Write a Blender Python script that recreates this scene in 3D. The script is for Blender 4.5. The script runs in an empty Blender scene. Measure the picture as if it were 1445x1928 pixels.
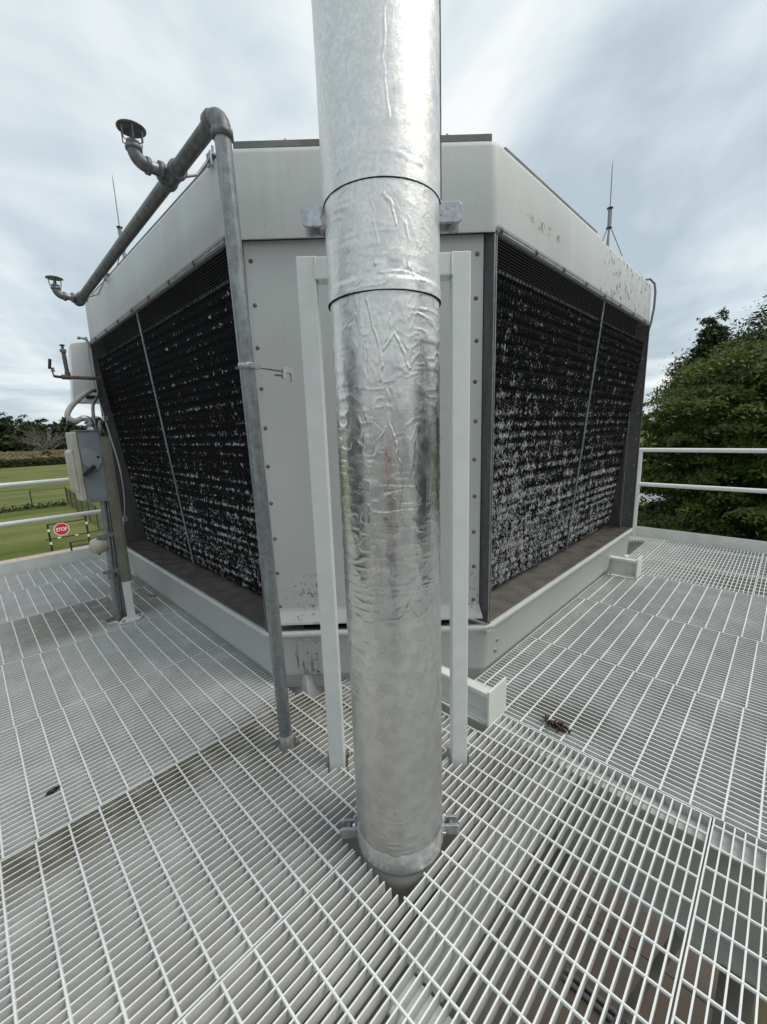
import bpy, bmesh, math, random
import numpy as np
from mathutils import Vector, Matrix
random.seed(7); rng = np.random.default_rng(11)
scene = bpy.context.scene
COL = scene.collection
PI = math.pi

# ------------------------------------------------------------------ camera
# world axes: X runs along the right-hand louvre face, Y along the left-hand one; z = 0 is the grating
CAM_H = 1.49
AZ = math.radians(-0.2345)
PITCH, ROLL = math.radians(11.148), math.atan(52 / 1568.)
ax_, ay_ = AZ + PI / 4, AZ - PI / 4
def cf(right, fwd, z=0.0):          # camera-heading frame (metres to the right, metres ahead) -> world
    return Vector((math.sin(ax_) * right + math.cos(ax_) * fwd, math.sin(ay_) * right + math.cos(ay_) * fwd, z))
F = cf(0, math.cos(PITCH), -math.sin(PITCH)); R0 = cf(1, 0, 0); U0 = R0.cross(F)
c_, s_ = math.cos(ROLL), math.sin(ROLL)
Rc = R0 * c_ - U0 * s_; Uc = R0 * s_ + U0 * c_
cam = bpy.data.cameras.new("camera"); camo = bpy.data.objects.new("camera", cam); COL.objects.link(camo)
M4 = Matrix.Identity(4)
for i in range(3):
    M4[i][0] = Rc[i]; M4[i][1] = Uc[i]; M4[i][2] = -F[i]
M4[0][3] = M4[1][3] = 0; M4[2][3] = CAM_H
camo.matrix_world = M4
cam.sensor_fit = 'HORIZONTAL'; cam.sensor_width = 36; cam.lens = 36 * 778 / 1445.
cam.clip_start = 0.02; cam.clip_end = 3000
scene.camera = camo

# ------------------------------------------------------------------ sky, sun, exposure
SUN_AZ_CAM, SUN_EL = math.radians(98), math.radians(56)    # to the right of the view, above thin cloud
sd = cf(math.sin(SUN_AZ_CAM), math.cos(SUN_AZ_CAM)); sd = Vector((sd.x * math.cos(SUN_EL), sd.y * math.cos(SUN_EL), math.sin(SUN_EL)))
world = bpy.data.worlds.new("World"); scene.world = world; world.use_nodes = True
nt = world.node_tree; nt.nodes.clear()
def N(t, **kw):
    n = nt.nodes.new(t)
    for k, v in kw.items():
        if k == 'inp':
            for a, b in v.items(): n.inputs[a].default_value = b
        else: setattr(n, k, v)
    return n
L = lambda a, b: nt.links.new(a, b)
def MATH(op, a, b=None):
    n = nt.nodes.new('ShaderNodeMath'); n.operation = op
    for i, v in enumerate((a, b)):
        if v is None: continue
        if isinstance(v, (int, float)): n.inputs[i].default_value = v
        else: nt.links.new(v, n.inputs[i])
    return n.outputs[0]
out = N('ShaderNodeOutputWorld'); bg = N('ShaderNodeBackground', inp={'Strength': 0.1}); L(bg.outputs[0], out.inputs[0])
sky = N('ShaderNodeTexSky'); sky.sky_type = 'NISHITA'; sky.sun_disc = False
sky.sun_elevation = SUN_EL; sky.sun_rotation = math.atan2(sd.x, sd.y); sky.air_density = 1.0; sky.dust_density = 2.0
tc = N('ShaderNodeTexCoord'); sep = N('ShaderNodeSeparateXYZ'); L(tc.outputs['Generated'], sep.inputs[0])
zz = MATH('ADD', MATH('MAXIMUM', sep.outputs[2], 0.0), 0.16)
fw = MATH('MULTIPLY', MATH('ADD', sep.outputs[0], sep.outputs[1]), 0.7071)
rt = MATH('MULTIPLY', MATH('SUBTRACT', sep.outputs[0], sep.outputs[1]), 0.7071)
pu, pv = MATH('DIVIDE', fw, zz), MATH('DIVIDE', rt, zz)
def cloud(su, sv, off, scale, det, rough, dist=0.0):
    cb = N('ShaderNodeCombineXYZ'); L(MATH('MULTIPLY', pu, su), cb.inputs[0]); L(MATH('MULTIPLY', pv, sv), cb.inputs[1]); cb.inputs[2].default_value = off
    n = N('ShaderNodeTexNoise', inp={'Scale': scale, 'Detail': det, 'Roughness': rough, 'Distortion': dist}); L(cb.outputs[0], n.inputs['Vector']); return n.outputs[0]
n1 = cloud(0.75, 1.0, 3.3, 0.80, 5, 0.52, 0.9)      # broad sheets
n2 = cloud(0.45, 1.0, 8.1, 1.6, 4, 0.5, 0.7)        # streaks
n3 = cloud(1.0, 1.0, 1.7, 2.6, 4, 0.55, 0.4)        # small lumps
mix = MATH('ADD', MATH('MULTIPLY', n1, 0.60), MATH('ADD', MATH('MULTIPLY', n2, 0.24), MATH('MULTIPLY', n3, 0.16)))
cr = N('ShaderNodeValToRGB'); L(mix, cr.inputs[0])
els = cr.color_ramp.elements
els[0].position = 0.39; els[0].color = (0.48, 0.57, 0.635, 1)
els[1].position = 0.60; els[1].color = (.95, .975, .98, 1)
e = els.new(0.46); e.color = (0.60, 0.695, 0.76, 1)
e = els.new(0.53); e.color = (0.78, 0.85, 0.885, 1)
sc = N('ShaderNodeMix', data_type='RGBA', blend_type='MULTIPLY'); sc.inputs[0].default_value = 1
L(cr.outputs[0], sc.inputs[6]); sc.inputs[7].default_value = (8.2, 8.2, 8.1, 1)
mx = N('ShaderNodeMix', data_type='RGBA'); mx.inputs[0].default_value = 0.93
L(sky.outputs[0], mx.inputs[6]); L(sc.outputs[2], mx.inputs[7]); L(mx.outputs[2], bg.inputs[0])

sun = bpy.data.lights.new("sun", 'SUN'); sun.energy = 1.5; sun.angle = math.radians(40); sun.color = (1, 0.94, 0.85)
suno = bpy.data.objects.new("sun", sun); COL.objects.link(suno)
suno.rotation_euler = (-sd).to_track_quat('-Z', 'Y').to_euler()
scene.view_settings.view_transform = 'Standard'; scene.view_settings.look = 'None'
scene.view_settings.gamma = 1; scene.view_settings.exposure = 0.36; scene.view_settings.use_curve_mapping = False
scene.render.engine = 'CYCLES'

# ------------------------------------------------------------------ object helpers
def tag(o, label=None, cat=None, group=None, kind=None):
    if label: o['label'] = label
    if cat: o['category'] = cat
    if group: o['group'] = group
    if kind: o['kind'] = kind
    return o
def thing(name, label, cat, loc=(0, 0, 0), group=None):
    o = bpy.data.objects.new(name, None); COL.objects.link(o); o.location = loc; o.empty_display_size = .1
    return tag(o, label, cat, group)
def worldloc(p):
    v = Vector((0, 0, 0))
    while p is not None: v = v + p.location; p = p.parent
    return v
class MB:
    def __init__(s): s.v = []; s.f = []; s.sm = []
    def add(s, vs, fs, smooth=False):
        b = len(s.v); s.v += [tuple(v) for v in vs]
        for f in fs: s.f.append(tuple(b + i for i in f)); s.sm.append(smooth)
        return s
    def box(s, x0, x1, y0, y1, z0, z1):
        return s.add([(x0,y0,z0),(x1,y0,z0),(x1,y1,z0),(x0,y1,z0),(x0,y0,z1),(x1,y0,z1),(x1,y1,z1),(x0,y1,z1)],
                     [(0,3,2,1),(4,5,6,7),(0,1,5,4),(1,2,6,5),(2,3,7,6),(3,0,4,7)])
    def obox(s, c, u, v, w):        # centre and three half-axis vectors
        c, u, v, w = Vector(c), Vector(u), Vector(v), Vector(w)
        P = [c + a*u + b*v + d*w for d in (-1,1) for b in (-1,1) for a in (-1,1)]
        return s.add(P, [(0,2,3,1),(4,5,7,6),(0,1,5,4),(1,3,7,5),(3,2,6,7),(2,0,4,6)])
    def prism(s, poly, a, b):       # poly: 3-D points (convex or simple), swept from offset a to offset b
        a, b = Vector(a), Vector(b); n = len(poly)
        P = [Vector(p) + a for p in poly] + [Vector(p) + b for p in poly]
        return s.add(P, [tuple(reversed(range(n))), tuple(range(n, 2*n))] + [(i, (i+1)%n, n+(i+1)%n, n+i) for i in range(n)])
    def tube(s, pts, r, seg=10, caps=True):
        pts = [Vector(p) for p in pts]; n = len(pts)
        rs = r if isinstance(r, (list, tuple)) else [r] * n
        T = []
        for i in range(n):
            t = (pts[min(i+1, n-1)] - pts[max(i-1, 0)]); t = t.normalized() if t.length > 1e-9 else Vector((0,0,1)); T.append(t)
        up = Vector((0,0,1)) if abs(T[0].z) < .9 else Vector((1,0,0))
        u = T[0].cross(up).normalized(); V = []; 
        for i in range(n):
            u = (u - T[i] * u.dot(T[i])); u.normalize(); w = T[i].cross(u)
            for k in range(seg):
                a = 2*PI*k/seg; V.append(pts[i] + (u*math.cos(a) + w*math.sin(a)) * rs[i])
        Fc = [(i*seg+k, i*seg+(k+1)%seg, (i+1)*seg+(k+1)%seg, (i+1)*seg+k) for i in range(n-1) for k in range(seg)]
        s.add(V, Fc, True)
        if caps:
            s.add(V[:seg], [tuple(reversed(range(seg)))]); s.add(V[-seg:], [tuple(range(seg))])
        return s
    def lathe(s, c, prof, seg=24, axis=(0,0,1), caps=True):   # prof: (radius, height)
        A = Vector(axis).normalized(); u = A.orthogonal().normalized(); w = A.cross(u); c = Vector(c)
        V = [c + A*h + (u*math.cos(2*PI*k/seg) + w*math.sin(2*PI*k/seg))*r for r, h in prof for k in range(seg)]
        n = len(prof)
        s.add(V, [(i*seg+k, i*seg+(k+1)%seg, (i+1)*seg+(k+1)%seg, (i+1)*seg+k) for i in range(n-1) for k in range(seg)], True)
        if caps:
            s.add(V[:seg], [tuple(reversed(range(seg)))]); s.add(V[-seg:], [tuple(range(seg))])
        return s
    def mesh(s, name, mat, org=(0,0,0), bevel=0):
        me = bpy.data.meshes.new(name); o = Vector(org)
        me.from_pydata([tuple(Vector(v) - o) for v in s.v], [], s.f); me.update()
        me.polygons.foreach_set('use_smooth', s.sm)
        if mat: me.materials.append(mat)
        return me
    def build(s, name, mat, parent=None, bevel=0, seg=2, org=None):
        base = worldloc(parent) if parent else Vector(org if org is not None else (0,0,0))
        o = bpy.data.objects.new(name, s.mesh(name, mat, base)); COL.objects.link(o)
        if parent: o.parent = parent
        else: o.location = base
        if bevel:
            m = o.modifiers.new('bevel', 'BEVEL'); m.width = bevel; m.segments = seg; m.limit_method = 'ANGLE'; m.angle_limit = math.radians(40)
        return o
def arr_mesh(name, V, Fq, mat, smooth=False):
    """numpy verts (n,3) and quads or triangles (m,k)"""
    me = bpy.data.meshes.new(name); k = Fq.shape[1]
    me.vertices.add(len(V)); me.vertices.foreach_set('co', np.ascontiguousarray(V, dtype=np.float32).ravel())
    me.loops.add(Fq.size); me.loops.foreach_set('vertex_index', np.ascontiguousarray(Fq, dtype=np.int32).ravel())
    me.polygons.add(len(Fq)); me.polygons.foreach_set('loop_start', np.arange(0, Fq.size, k, dtype=np.int32))
    me.polygons.foreach_set('use_smooth', np.full(len(Fq), smooth)); me.update(calc_edges=True)
    if mat: me.materials.append(mat)
    return me
def link(name, me, parent=None, loc=(0,0,0)):
    o = bpy.data.objects.new(name, me); COL.objects.link(o); o.location = loc
    if parent: o.parent = parent
    return o

# ------------------------------------------------------------------ materials
class NT:
    def __init__(s, name):
        s.m = bpy.data.materials.new(name); s.m.use_nodes = True; s.t = s.m.node_tree
        s.b = s.t.nodes['Principled BSDF']
        g = s.t.nodes.new('ShaderNodeNewGeometry'); s.pos = g.outputs['Position']; s.geo = g
    def n(s, t, **kw):
        x = s.t.nodes.new(t)
        for k, v in kw.items(): setattr(x, k, v)
        return x
    def put(s, sock, v):
        if hasattr(v, 'is_linked') or hasattr(v, 'links'): s.t.links.new(v, sock)
        elif isinstance(v, (tuple, list)) and len(v) == 3 and sock.type == 'RGBA': sock.default_value = (*v, 1)
        else: sock.default_value = v
    def math(s, op, a, b=0.0, clamp=False):
        x = s.n('ShaderNodeMath', operation=op, use_clamp=clamp); s.put(x.inputs[0], a); s.put(x.inputs[1], b); return x.outputs[0]
    def scaled(s, sx, sy, sz, loc=(0,0,0)):
        x = s.n('ShaderNodeMapping'); s.t.links.new(s.pos, x.inputs[0]); x.inputs['Scale'].default_value = (sx, sy, sz); x.inputs['Location'].default_value = loc
        return x.outputs[0]
    def noise(s, scale, det=3, rough=.5, vec=None, dist=0.0):
        x = s.n('ShaderNodeTexNoise'); s.t.links.new(vec or s.pos, x.inputs['Vector'])
        x.inputs['Scale'].default_value = scale; x.inputs['Detail'].default_value = det; x.inputs['Roughness'].default_value = rough; x.inputs['Distortion'].default_value = dist
        return x.outputs[0]
    def ramp(s, v, lo, hi, a=0.0, b=1.0, smooth=True):
        x = s.n('ShaderNodeMapRange', interpolation_type='SMOOTHSTEP' if smooth else 'LINEAR')
        s.put(x.inputs[0], v); x.inputs[1].default_value = lo; x.inputs[2].default_value = hi; x.inputs[3].default_value = a; x.inputs[4].default_value = b
        return x.outputs[0]
    def mix(s, f, a, b):
        x = s.n('ShaderNodeMix', data_type='RGBA'); s.put(x.inputs[0], f); s.put(x.inputs[6], a); s.put(x.inputs[7], b); return x.outputs[2]
    def blob(s, c, r):          # soft ellipsoid mask at a place
        x = s.n('ShaderNodeMapping'); x.vector_type = 'POINT'; s.t.links.new(s.pos, x.inputs[0])
        x.inputs['Scale'].default_value = tuple(1/q for q in r); x.inputs['Location'].default_value = tuple(-a/q for a, q in zip(c, r))
        l = s.n('ShaderNodeVectorMath', operation='LENGTH'); s.t.links.new(x.outputs[0], l.inputs[0])
        return s.ramp(l.outputs['Value'], 0.45, 1.1, 1, 0)
    def bump(s, h, strength=.3, dist=.002):
        x = s.n('ShaderNodeBump'); x.inputs['Strength'].default_value = strength; x.inputs['Distance'].default_value = dist
        s.put(x.inputs['Height'], h); s.t.links.new(x.outputs[0], s.b.inputs['Normal'])
    def fin(s, col, rough=.5, metal=0.0, spec=None):
        s.put(s.b.inputs['Base Color'], col); s.put(s.b.inputs['Roughness'], rough); s.put(s.b.inputs['Metallic'], metal)
        if spec is not None: s.b.inputs['Specular IOR Level'].default_value = spec
        return s.m
def simple(name, a, b, scale=6, rough=.5, metal=0., bump=0., bscale=60, spec=None):
    t = NT(name); f = t.ramp(t.noise(scale, 4, .6), .3, .7)
    if bump: t.bump(t.noise(bscale, 3), bump, .002)
    return t.fin(t.mix(f, a, b), rough, metal, spec)

def grating_paint():
    t = NT('grating_white_paint')
    base = t.mix(t.ramp(t.noise(3, 4, .6), .3, .7), (.74, .755, .74), (.83, .845, .83))
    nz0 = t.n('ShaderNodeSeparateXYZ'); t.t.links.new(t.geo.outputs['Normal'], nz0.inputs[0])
    base = t.mix(t.math('MULTIPLY', t.ramp(nz0.outputs[2], .2, .8, 1, 0), t.ramp(t.noise(5, 4, .6), .25, .6, .20, .58)), base, (.38, .385, .37))  # bar sides greyed by normal: side dirt plus shading painted into the colour
    grit = t.ramp(t.noise(140, 2, .6), .60, .72)
    base = t.mix(t.math('MULTIPLY', grit, .3), base, (.45, .44, .38))
    xyz = t.n('ShaderNodeSeparateXYZ'); t.t.links.new(t.pos, xyz.inputs[0]); px, py = xyz.outputs[0], xyz.outputs[1]
    def slab_mask(x0, x1, fx, y0, y1, fy0, fy1, k):     # a stained strip of floor, its edges soft by fx / fy0 / fy1
        a = t.math('MULTIPLY', t.ramp(px, x0, x0+fx), t.ramp(px, x1-fx, x1, 1, 0)); b = t.math('MULTIPLY', t.ramp(py, y0, y0+fy0), t.ramp(py, y1-fy1, y1, 1, 0))
        return t.math('MULTIPLY', t.math('MULTIPLY', a, b), k)
    m = None
    for q in (slab_mask(-.5, 1.7, .5, 1.60, 1.886, .2, .004, .95), slab_mask(.55, 1.5, .25, 1.35, 2.05, .3, .2, .75), slab_mask(-.2, 1.4, .5, 3.703, 4.60, .3, .02, .85),
              slab_mask(.5, 1.4, .35, 4.603, 5.5, .05, .5, .5), slab_mask(1.80, 2.25, .28, .35, 1.0, .25, .2, .75), slab_mask(1.0, 1.8, .3, .5, 1.1, .3, .3, .4)):
        m = q if m is None else t.math('MAXIMUM', m, q)
    streak = t.ramp(t.noise(9, 5, .65), .25, .6, .35, 1)
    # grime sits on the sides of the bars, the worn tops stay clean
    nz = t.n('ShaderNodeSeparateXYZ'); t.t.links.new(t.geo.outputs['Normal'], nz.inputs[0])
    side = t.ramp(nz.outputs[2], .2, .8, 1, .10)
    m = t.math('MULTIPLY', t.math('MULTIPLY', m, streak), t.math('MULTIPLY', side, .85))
    olive = t.mix(t.noise(2.2, 2), (.16, .145, .06), (.135, .105, .055))
    return t.fin(t.mix(m, base, olive), .5)
def tower_paint(name, specks=False):
    t = NT(name)
    base = t.mix(t.ramp(t.noise(1.6, 4, .6), .3, .7), (.52, .535, .515), (.585, .60, .58))
    st = t.ramp(t.noise(1, 5, .65, t.scaled(9, 9, .55)), .50, .78)
    base = t.mix(t.math('MULTIPLY', st, .42), base, (.68, .70, .67))
    st2 = t.ramp(t.noise(1, 5, .7, t.scaled(14, 14, 1.1, (5, 3, 1))), .62, .85)
    base = t.mix(t.math('MULTIPLY', st2, .50), base, (.36, .37, .33))
    pits = t.ramp(t.noise(70, 2, .5), .70, .76)
    base = t.mix(t.math('MULTIPLY', pits, .55), base, (.16, .16, .14))
    if specks:
        sp = t.noise(1, 3, .6, t.scaled(34, 34, 17)); big = t.ramp(t.noise(3.0, 3, .6), .30, .55)
        f = t.math('MULTIPLY', t.ramp(sp, .575, .625), big)
        base = t.mix(t.math('MULTIPLY', f, .9), base, (.05, .05, .05))
        base = t.mix(t.math('MULTIPLY', t.ramp(t.noise(5, 4, .6), .5, .75), .35), base, (.36, .37, .34))
    else:
        # flaked gelcoat high on the right-hand face
        f = t.math('MULTIPLY', t.blob((2.62, 1.15, 2.60), (.34, .3, .035)), t.ramp(t.noise(22, 4, .7), .52, .60))
        base = t.mix(f, base, (.22, .20, .15))
    t.bump(t.noise(55, 3, .6), .12, .003)
    return t.fin(base, .48)
def panel_paint():       # corner panel and basin: algae at the bottom
    t = NT('corner_panel_paint')
    base = t.mix(t.ramp(t.noise(1.5, 4, .6), .3, .7), (.475, .488, .47), (.53, .543, .525))
    st = t.ramp(t.noise(1, 5, .65, t.scaled(12, 12, .5)), .55, .85)
    base = t.mix(t.math('MULTIPLY', st, .25), base, (.66, .68, .65))
    alg = t.math('MULTIPLY', t.ramp(t.noise(38, 4, .7), .56, .66),
                 t.math('MAXIMUM', t.blob((1.30, 1.94, .50), (.16, .16, .22)), t.math('MAXIMUM', t.blob((1.32, 1.9, .17), (.17, .17, .2)), t.blob((1.96, 1.25, .56), (.12, .12, .17)))))
    base = t.mix(alg, base, (.10, .095, .03))
    run = t.math('MULTIPLY', t.ramp(t.noise(1, 4, .7, t.scaled(30, 30, 3)), .48, .62), t.blob((1.28, 1.97, .17), (.09, .09, .16)))
    base = t.mix(run, base, (.075, .07, .035))
    pits = t.ramp(t.noise(60, 2, .5), .72, .77)
    base = t.mix(t.math('MULTIPLY', pits, .5), base, (.15, .15, .12))
    t.bump(t.noise(40, 3, .6), .08, .003)
    return t.fin(base, .45)
def foil_mat():
    t = NT('aluminium_foil_jacket')
    z = t.n('ShaderNodeSeparateXYZ'); t.t.links.new(t.pos, z.inputs[0])
    grain = t.noise(130, 4, .75); mott = t.noise(26, 2, .5)
    warm = t.mix(t.ramp(mott, .35, .65), (.74, .74, .73), (.86, .85, .82))
    dust = t.ramp(t.noise(7, 5, .65), .42, .72)
    col = t.mix(t.math('MULTIPLY', dust, .22), warm, (.68, .655, .62))
    low = t.ramp(z.outputs[2], .15, 1.15, 1, 0)
    film = t.math('MULTIPLY', t.ramp(t.noise(1, 4, .6, t.scaled(5, 5, 2.2)), .25, .6, .4, 1), t.ramp(z.outputs[2], .1, .9, .42, 0))
    col = t.mix(film, col, (.44, .43, .41))
    rough = t.math('ADD', t.math('ADD', .20, t.math('MULTIPLY', low, .11)), t.math('MULTIPLY', t.ramp(mott, .3, .7), .09))
    up = t.ramp(z.outputs[2], 1.3, 1.9); fleck = t.ramp(t.noise(95, 3, .7), .38, .62)
    col = t.mix(t.math('MULTIPLY', t.math('MULTIPLY', fleck, up), .42), col, (.58, .55, .50))
    rough = t.math('ADD', rough, t.math('MULTIPLY', up, .19))
    crk = t.noise(1, 4, .55, t.scaled(38, 38, 80), 1.5)
    ridge = t.math('SUBTRACT', 1.0, t.math('MULTIPLY', t.math('ABSOLUTE', t.math('SUBTRACT', crk, .5)), 9), True)
    h = t.math('ADD', t.math('MULTIPLY', grain, .8), t.math('ADD', t.math('MULTIPLY', mott, .55), t.math('MULTIPLY', ridge, .12)))
    t.bump(h, .26, .0022)
    return t.fin(col, rough, 1.0)
def fill_mat():
    t = NT('black_pvc_fill')
    at = t.n('ShaderNodeAttribute', attribute_name='deposit')
    n = t.noise(1, 4, .8, t.scaled(80, 80, 26)); n2 = t.noise(1, 2, .5, t.scaled(16, 16, 7))
    v = t.math('ADD', t.math('ADD', n, t.math('MULTIPLY', n2, .35)), t.math('MULTIPLY', at.outputs['Fac'], .42))
    f = t.ramp(v, .868, .925)
    col = t.mix(f, t.mix(t.noise(30), (.004, .004, .005), (.011, .011, .013)), t.mix(t.noise(60), (.46, .45, .46), (.66, .65, .65)))
    return t.fin(col, t.math('ADD', .55, t.math('MULTIPLY', f, .35)), 0, .12)
def galv(name, a, b, rough=.45, metal=.6, sc=35):
    t = NT(name)
    f = t.ramp(t.noise(sc, 3, .6), .3, .7); g = t.ramp(t.noise(1, 4, .6, t.scaled(30, 30, 3)), .4, .7)
    t.bump(t.noise(90, 2), .1, .001)
    return t.fin(t.mix(t.math('MULTIPLY', g, .5), t.mix(f, a, b), tuple(min(1, q*1.45) for q in b)), rough, metal)
def leaf_mat(name, a, b, c):
    t = NT(name); r = t.geo.outputs['Random Per Island']
    col = t.mix(r, a, b); col = t.mix(t.ramp(t.noise(.55, 3), .42, .62, 0, .75), col, c)
    t.b.inputs['Transmission Weight'].default_value = 0
    tr = t.n('ShaderNodeBsdfTranslucent'); t.put(tr.inputs[0], col)
    ms = t.n('ShaderNodeMixShader'); ms.inputs[0].default_value = .28
    t.t.links.new(t.b.outputs[0], ms.inputs[1]); t.t.links.new(tr.outputs[0], ms.inputs[2])
    t.t.links.new(ms.outputs[0], t.t.nodes['Material Output'].inputs['Surface'])
    return t.fin(col, .5, 0, .3)
def grass_mat():
    t = NT('mown_grass')
    col = t.mix(t.ramp(t.noise(.10, 5, .65), .35, .65), (.085, .115, .022), (.150, .165, .045))
    col = t.mix(t.ramp(t.noise(1, 3, .6, t.scaled(.03, .55, 1)), .42, .60, 0, .85), col, (.19, .19, .065))
    col = t.mix(t.ramp(t.noise(1, 4, .6, t.scaled(.12, .9, 1, (4, 9, 0))), .5, .7, 0, .7), col, (.07, .062, .025))
    col = t.mix(t.ramp(t.noise(9, 3, .7), .35, .75, 0, .55), col, (.055, .075, .016))
    t.bump(t.noise(25, 3), .6, .05)
    return t.fin(col, .85, 0, .1)
def concrete_mat():
    t = NT('concrete_slab')
    col = t.mix(t.ramp(t.noise(.7, 5, .6), .3, .7), (.125, .10, .078), (.18, .15, .12))
    col = t.mix(t.ramp(t.noise(60, 3, .6), .55, .75, 0, .5), col, (.16, .13, .10))
    t.bump(t.noise(40, 3), .3, .01)
    return t.fin(col, .85)

WHITE = simple('white_gloss_paint', (.76, .78, .76), (.82, .84, .82), 8, .38)
POSTW = simple('white_frame_paint', (.76, .785, .76), (.82, .84, .82), 12, .42, bump=.12, bscale=160)
BEAMW = simple('white_beam_paint', (.66, .68, .64), (.77, .79, .75), 5, .5)
STEEL = simple('grey_beam_paint', (.30, .30, .28), (.42, .42, .39), 4, .55)
GREYB2 = simple('switch_plate_enamel', (.25, .285, .30), (.30, .335, .35), 7, .4)
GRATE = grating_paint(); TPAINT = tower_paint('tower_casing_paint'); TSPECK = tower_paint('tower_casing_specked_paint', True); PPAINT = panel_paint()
FOIL = foil_mat(); FILL = fill_mat()
GALV = galv('galvanised_steel', (.20, .215, .22), (.31, .33, .335)); GALVD = galv('weathered_iron_fitting', (.13, .14, .142), (.21, .22, .22), .5, .45)
DARKG = galv('dark_weathered_steel', (.085, .08, .08), (.125, .12, .118), .6, .3)
EAR = galv('clamp_steel', (.33, .34, .36), (.50, .51, .53), .4, .75, 60)
BOLT = simple('bolt_steel', (.26, .24, .21), (.42, .40, .36), 60, .45, .6)
RBOLT = simple('stained_bolt', (.12, .09, .07), (.24, .20, .165), 50, .5, .5)
RUST = simple('rusty_bolt', (.14, .065, .035), (.22, .13, .08), 80, .8)
BLACK = simple('black_void', (.004, .004, .004), (.006, .006, .006), 3, .9, spec=.05)
WIRE = simple('mesh_wire', (.045, .045, .045), (.085, .085, .082), 40, .6, .2)
WIREB = simple('brown_stained_mesh', (.055, .042, .032), (.18, .15, .12), 9, .7, .1)
TAPE = simple('white_sealing_tape', (.56, .57, .57), (.80, .81, .82), 30, .38, .7, bump=.5, bscale=55)
GREYBOX = simple('switch_grey_enamel', (.20, .235, .25), (.25, .285, .30), 7, .4)
CREAM = simple('faded_cream_cover', (.46, .43, .34), (.58, .56, .48), 5, .5)
GREYPL = simple('grey_plastic', (.36, .36, .34), (.44, .44, .42), 9, .5)
STRUT = simple('weathered_strut', (.19, .18, .145), (.27, .26, .21), 9, .6, .2)
BLACKP = simple('black_plastic', (.015, .015, .016), (.03, .03, .03), 9, .45)
BARK = simple('bark', (.05, .042, .032), (.09, .075, .06), 3, .9)
DEADW = simple('dead_wood', (.14, .125, .10), (.21, .19, .16), 2, .9)

# ================================================================== SETTING
GZ = -3.75
def sheet(name, x0, x1, y0, y1, z, mat):
    o = MB().add([(x0,y0,z),(x1,y0,z),(x1,y1,z),(x0,y1,z)], [(0,1,2,3)]).build(name, mat); return tag(o, kind='structure')
tag(sheet('ground', -1500, 1500, -1500, 1500, GZ, grass_mat()), 'mown grass field spreading round the raised platform')
pad = MB()
pad.box(-14, 3.95, -14, 1.26, GZ-.2, GZ+.03); pad.box(3.96, 12, -.13, 1.26, GZ-.2, GZ+.03); pad.box(-14, 12, 1.27, 22.3, GZ-.2, GZ+.03)
tag(pad.build('concrete_slab', concrete_mat()), 'brown concrete slab below the white grating', kind='structure')
tag(sheet('gravel_path', -60, 60, 22.3, 25.0, GZ+.02, simple('gravel_path', (.36, .29, .235), (.46, .385, .32), 3, .9, bump=.4, bscale=20)), 'tan gravel path at the foot of the gate', kind='structure')

YARD = simple('pale_gravel', (.30,.29,.27), (.40,.385,.36), 3, .9, bump=.4, bscale=20)  # unseen gravel ground, added so the foil mirrors grey instead of grass
for k, (a, b, c, d) in enumerate(((-40, -14, -40, 22.3), (-14, 40, -40, -9))):
    tag(sheet('added_gravel_yard', a, b, c, d, GZ + .012, YARD), 'pale gravel yard added out of view beside and behind the platform', kind='structure')
tag(sheet('bare_soil', 3.95, 14, -9, -.13, GZ+.012, simple('bare_soil', (.085, .075, .03), (.15, .12, .07), 5, .95, bump=.6, bscale=18)), 'rough brown soil and weeds beside the slab, seen through the lower right grating', kind='structure')
# ------------------------------------------------------------------ floor grating
BAR_T, BAR_H, PIT = .0048, .041, .0305
POLE = (0.936, 0.896); POLE_R = .157
PL, PR = (1.003, 1.348), (1.398, 0.950)
RIS = (0.901, 1.618)
def cutmask(x, y):
    m = (x > .775) & (x < 1.12) & (y > .742) & (y < 1.062)                       # hole for the foil pipe
    m |= (np.abs(x-PL[0]) + np.abs(y-PL[1]) < .068) | (np.abs(x-PR[0]) + np.abs(y-PR[1]) < .068)
    m |= (np.abs(x-RIS[0]) < .048) & (np.abs(y-RIS[1]) < .043)
    m |= (x > 1.155) & (y > 1.90)
    m |= (x > 1.20) & (y > 1.80) & (y <= 1.90)
    m |= (x > 1.60) & (y > .95) & (x < 1.86)
    m |= (x > 1.80) & (y > 1.215) & (x + y < 7.25) & (x < 5.95)
    m |= (np.abs(x-4.475) < .11) & (y > .93)
    m |= (x > .64) & (x < .78) & (np.abs(y-3.945) < .06)
    return m
_bar_cache = {}
def bars(parent, name, axis, b, ivs, kind):
    """one bar or rod with gaps where it was cut; the same shape shares one mesh"""
    key = (kind, axis, tuple((round(a, 3), round(c, 3)) for a, c in ivs))
    if key not in _bar_cache:
        m = MB()
        for a0, a1 in ivs:
            if kind == 'bar':
                if axis == 'X': m.box(a0, a1, -BAR_T/2, BAR_T/2, -BAR_H, 0)
                else: m.box(-BAR_T/2, BAR_T/2, a0, a1, -BAR_H, 0)
            else:
                r = .0042; pr = [(-r, -.0075), (r, -.0075), (r*1.15, -.003), (r*.6, .0012), (-r*.6, .0012), (-r*1.15, -.003)]
                if axis == 'X': m.prism([(a0, p, q) for p, q in pr], (0,0,0), (a1-a0, 0, 0))
                else: m.prism([(p, a0, q) for p, q in reversed(pr)], (0,0,0), (0, a1-a0, 0))
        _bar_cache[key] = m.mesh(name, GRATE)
    o = bpy.data.objects.new(name, _bar_cache[key]); COL.objects.link(o); o.parent = parent
    w = worldloc(parent)
    o.location = (-w.x, b - w.y, 0) if axis == 'X' else (b - w.x, -w.y, 0)
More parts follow.
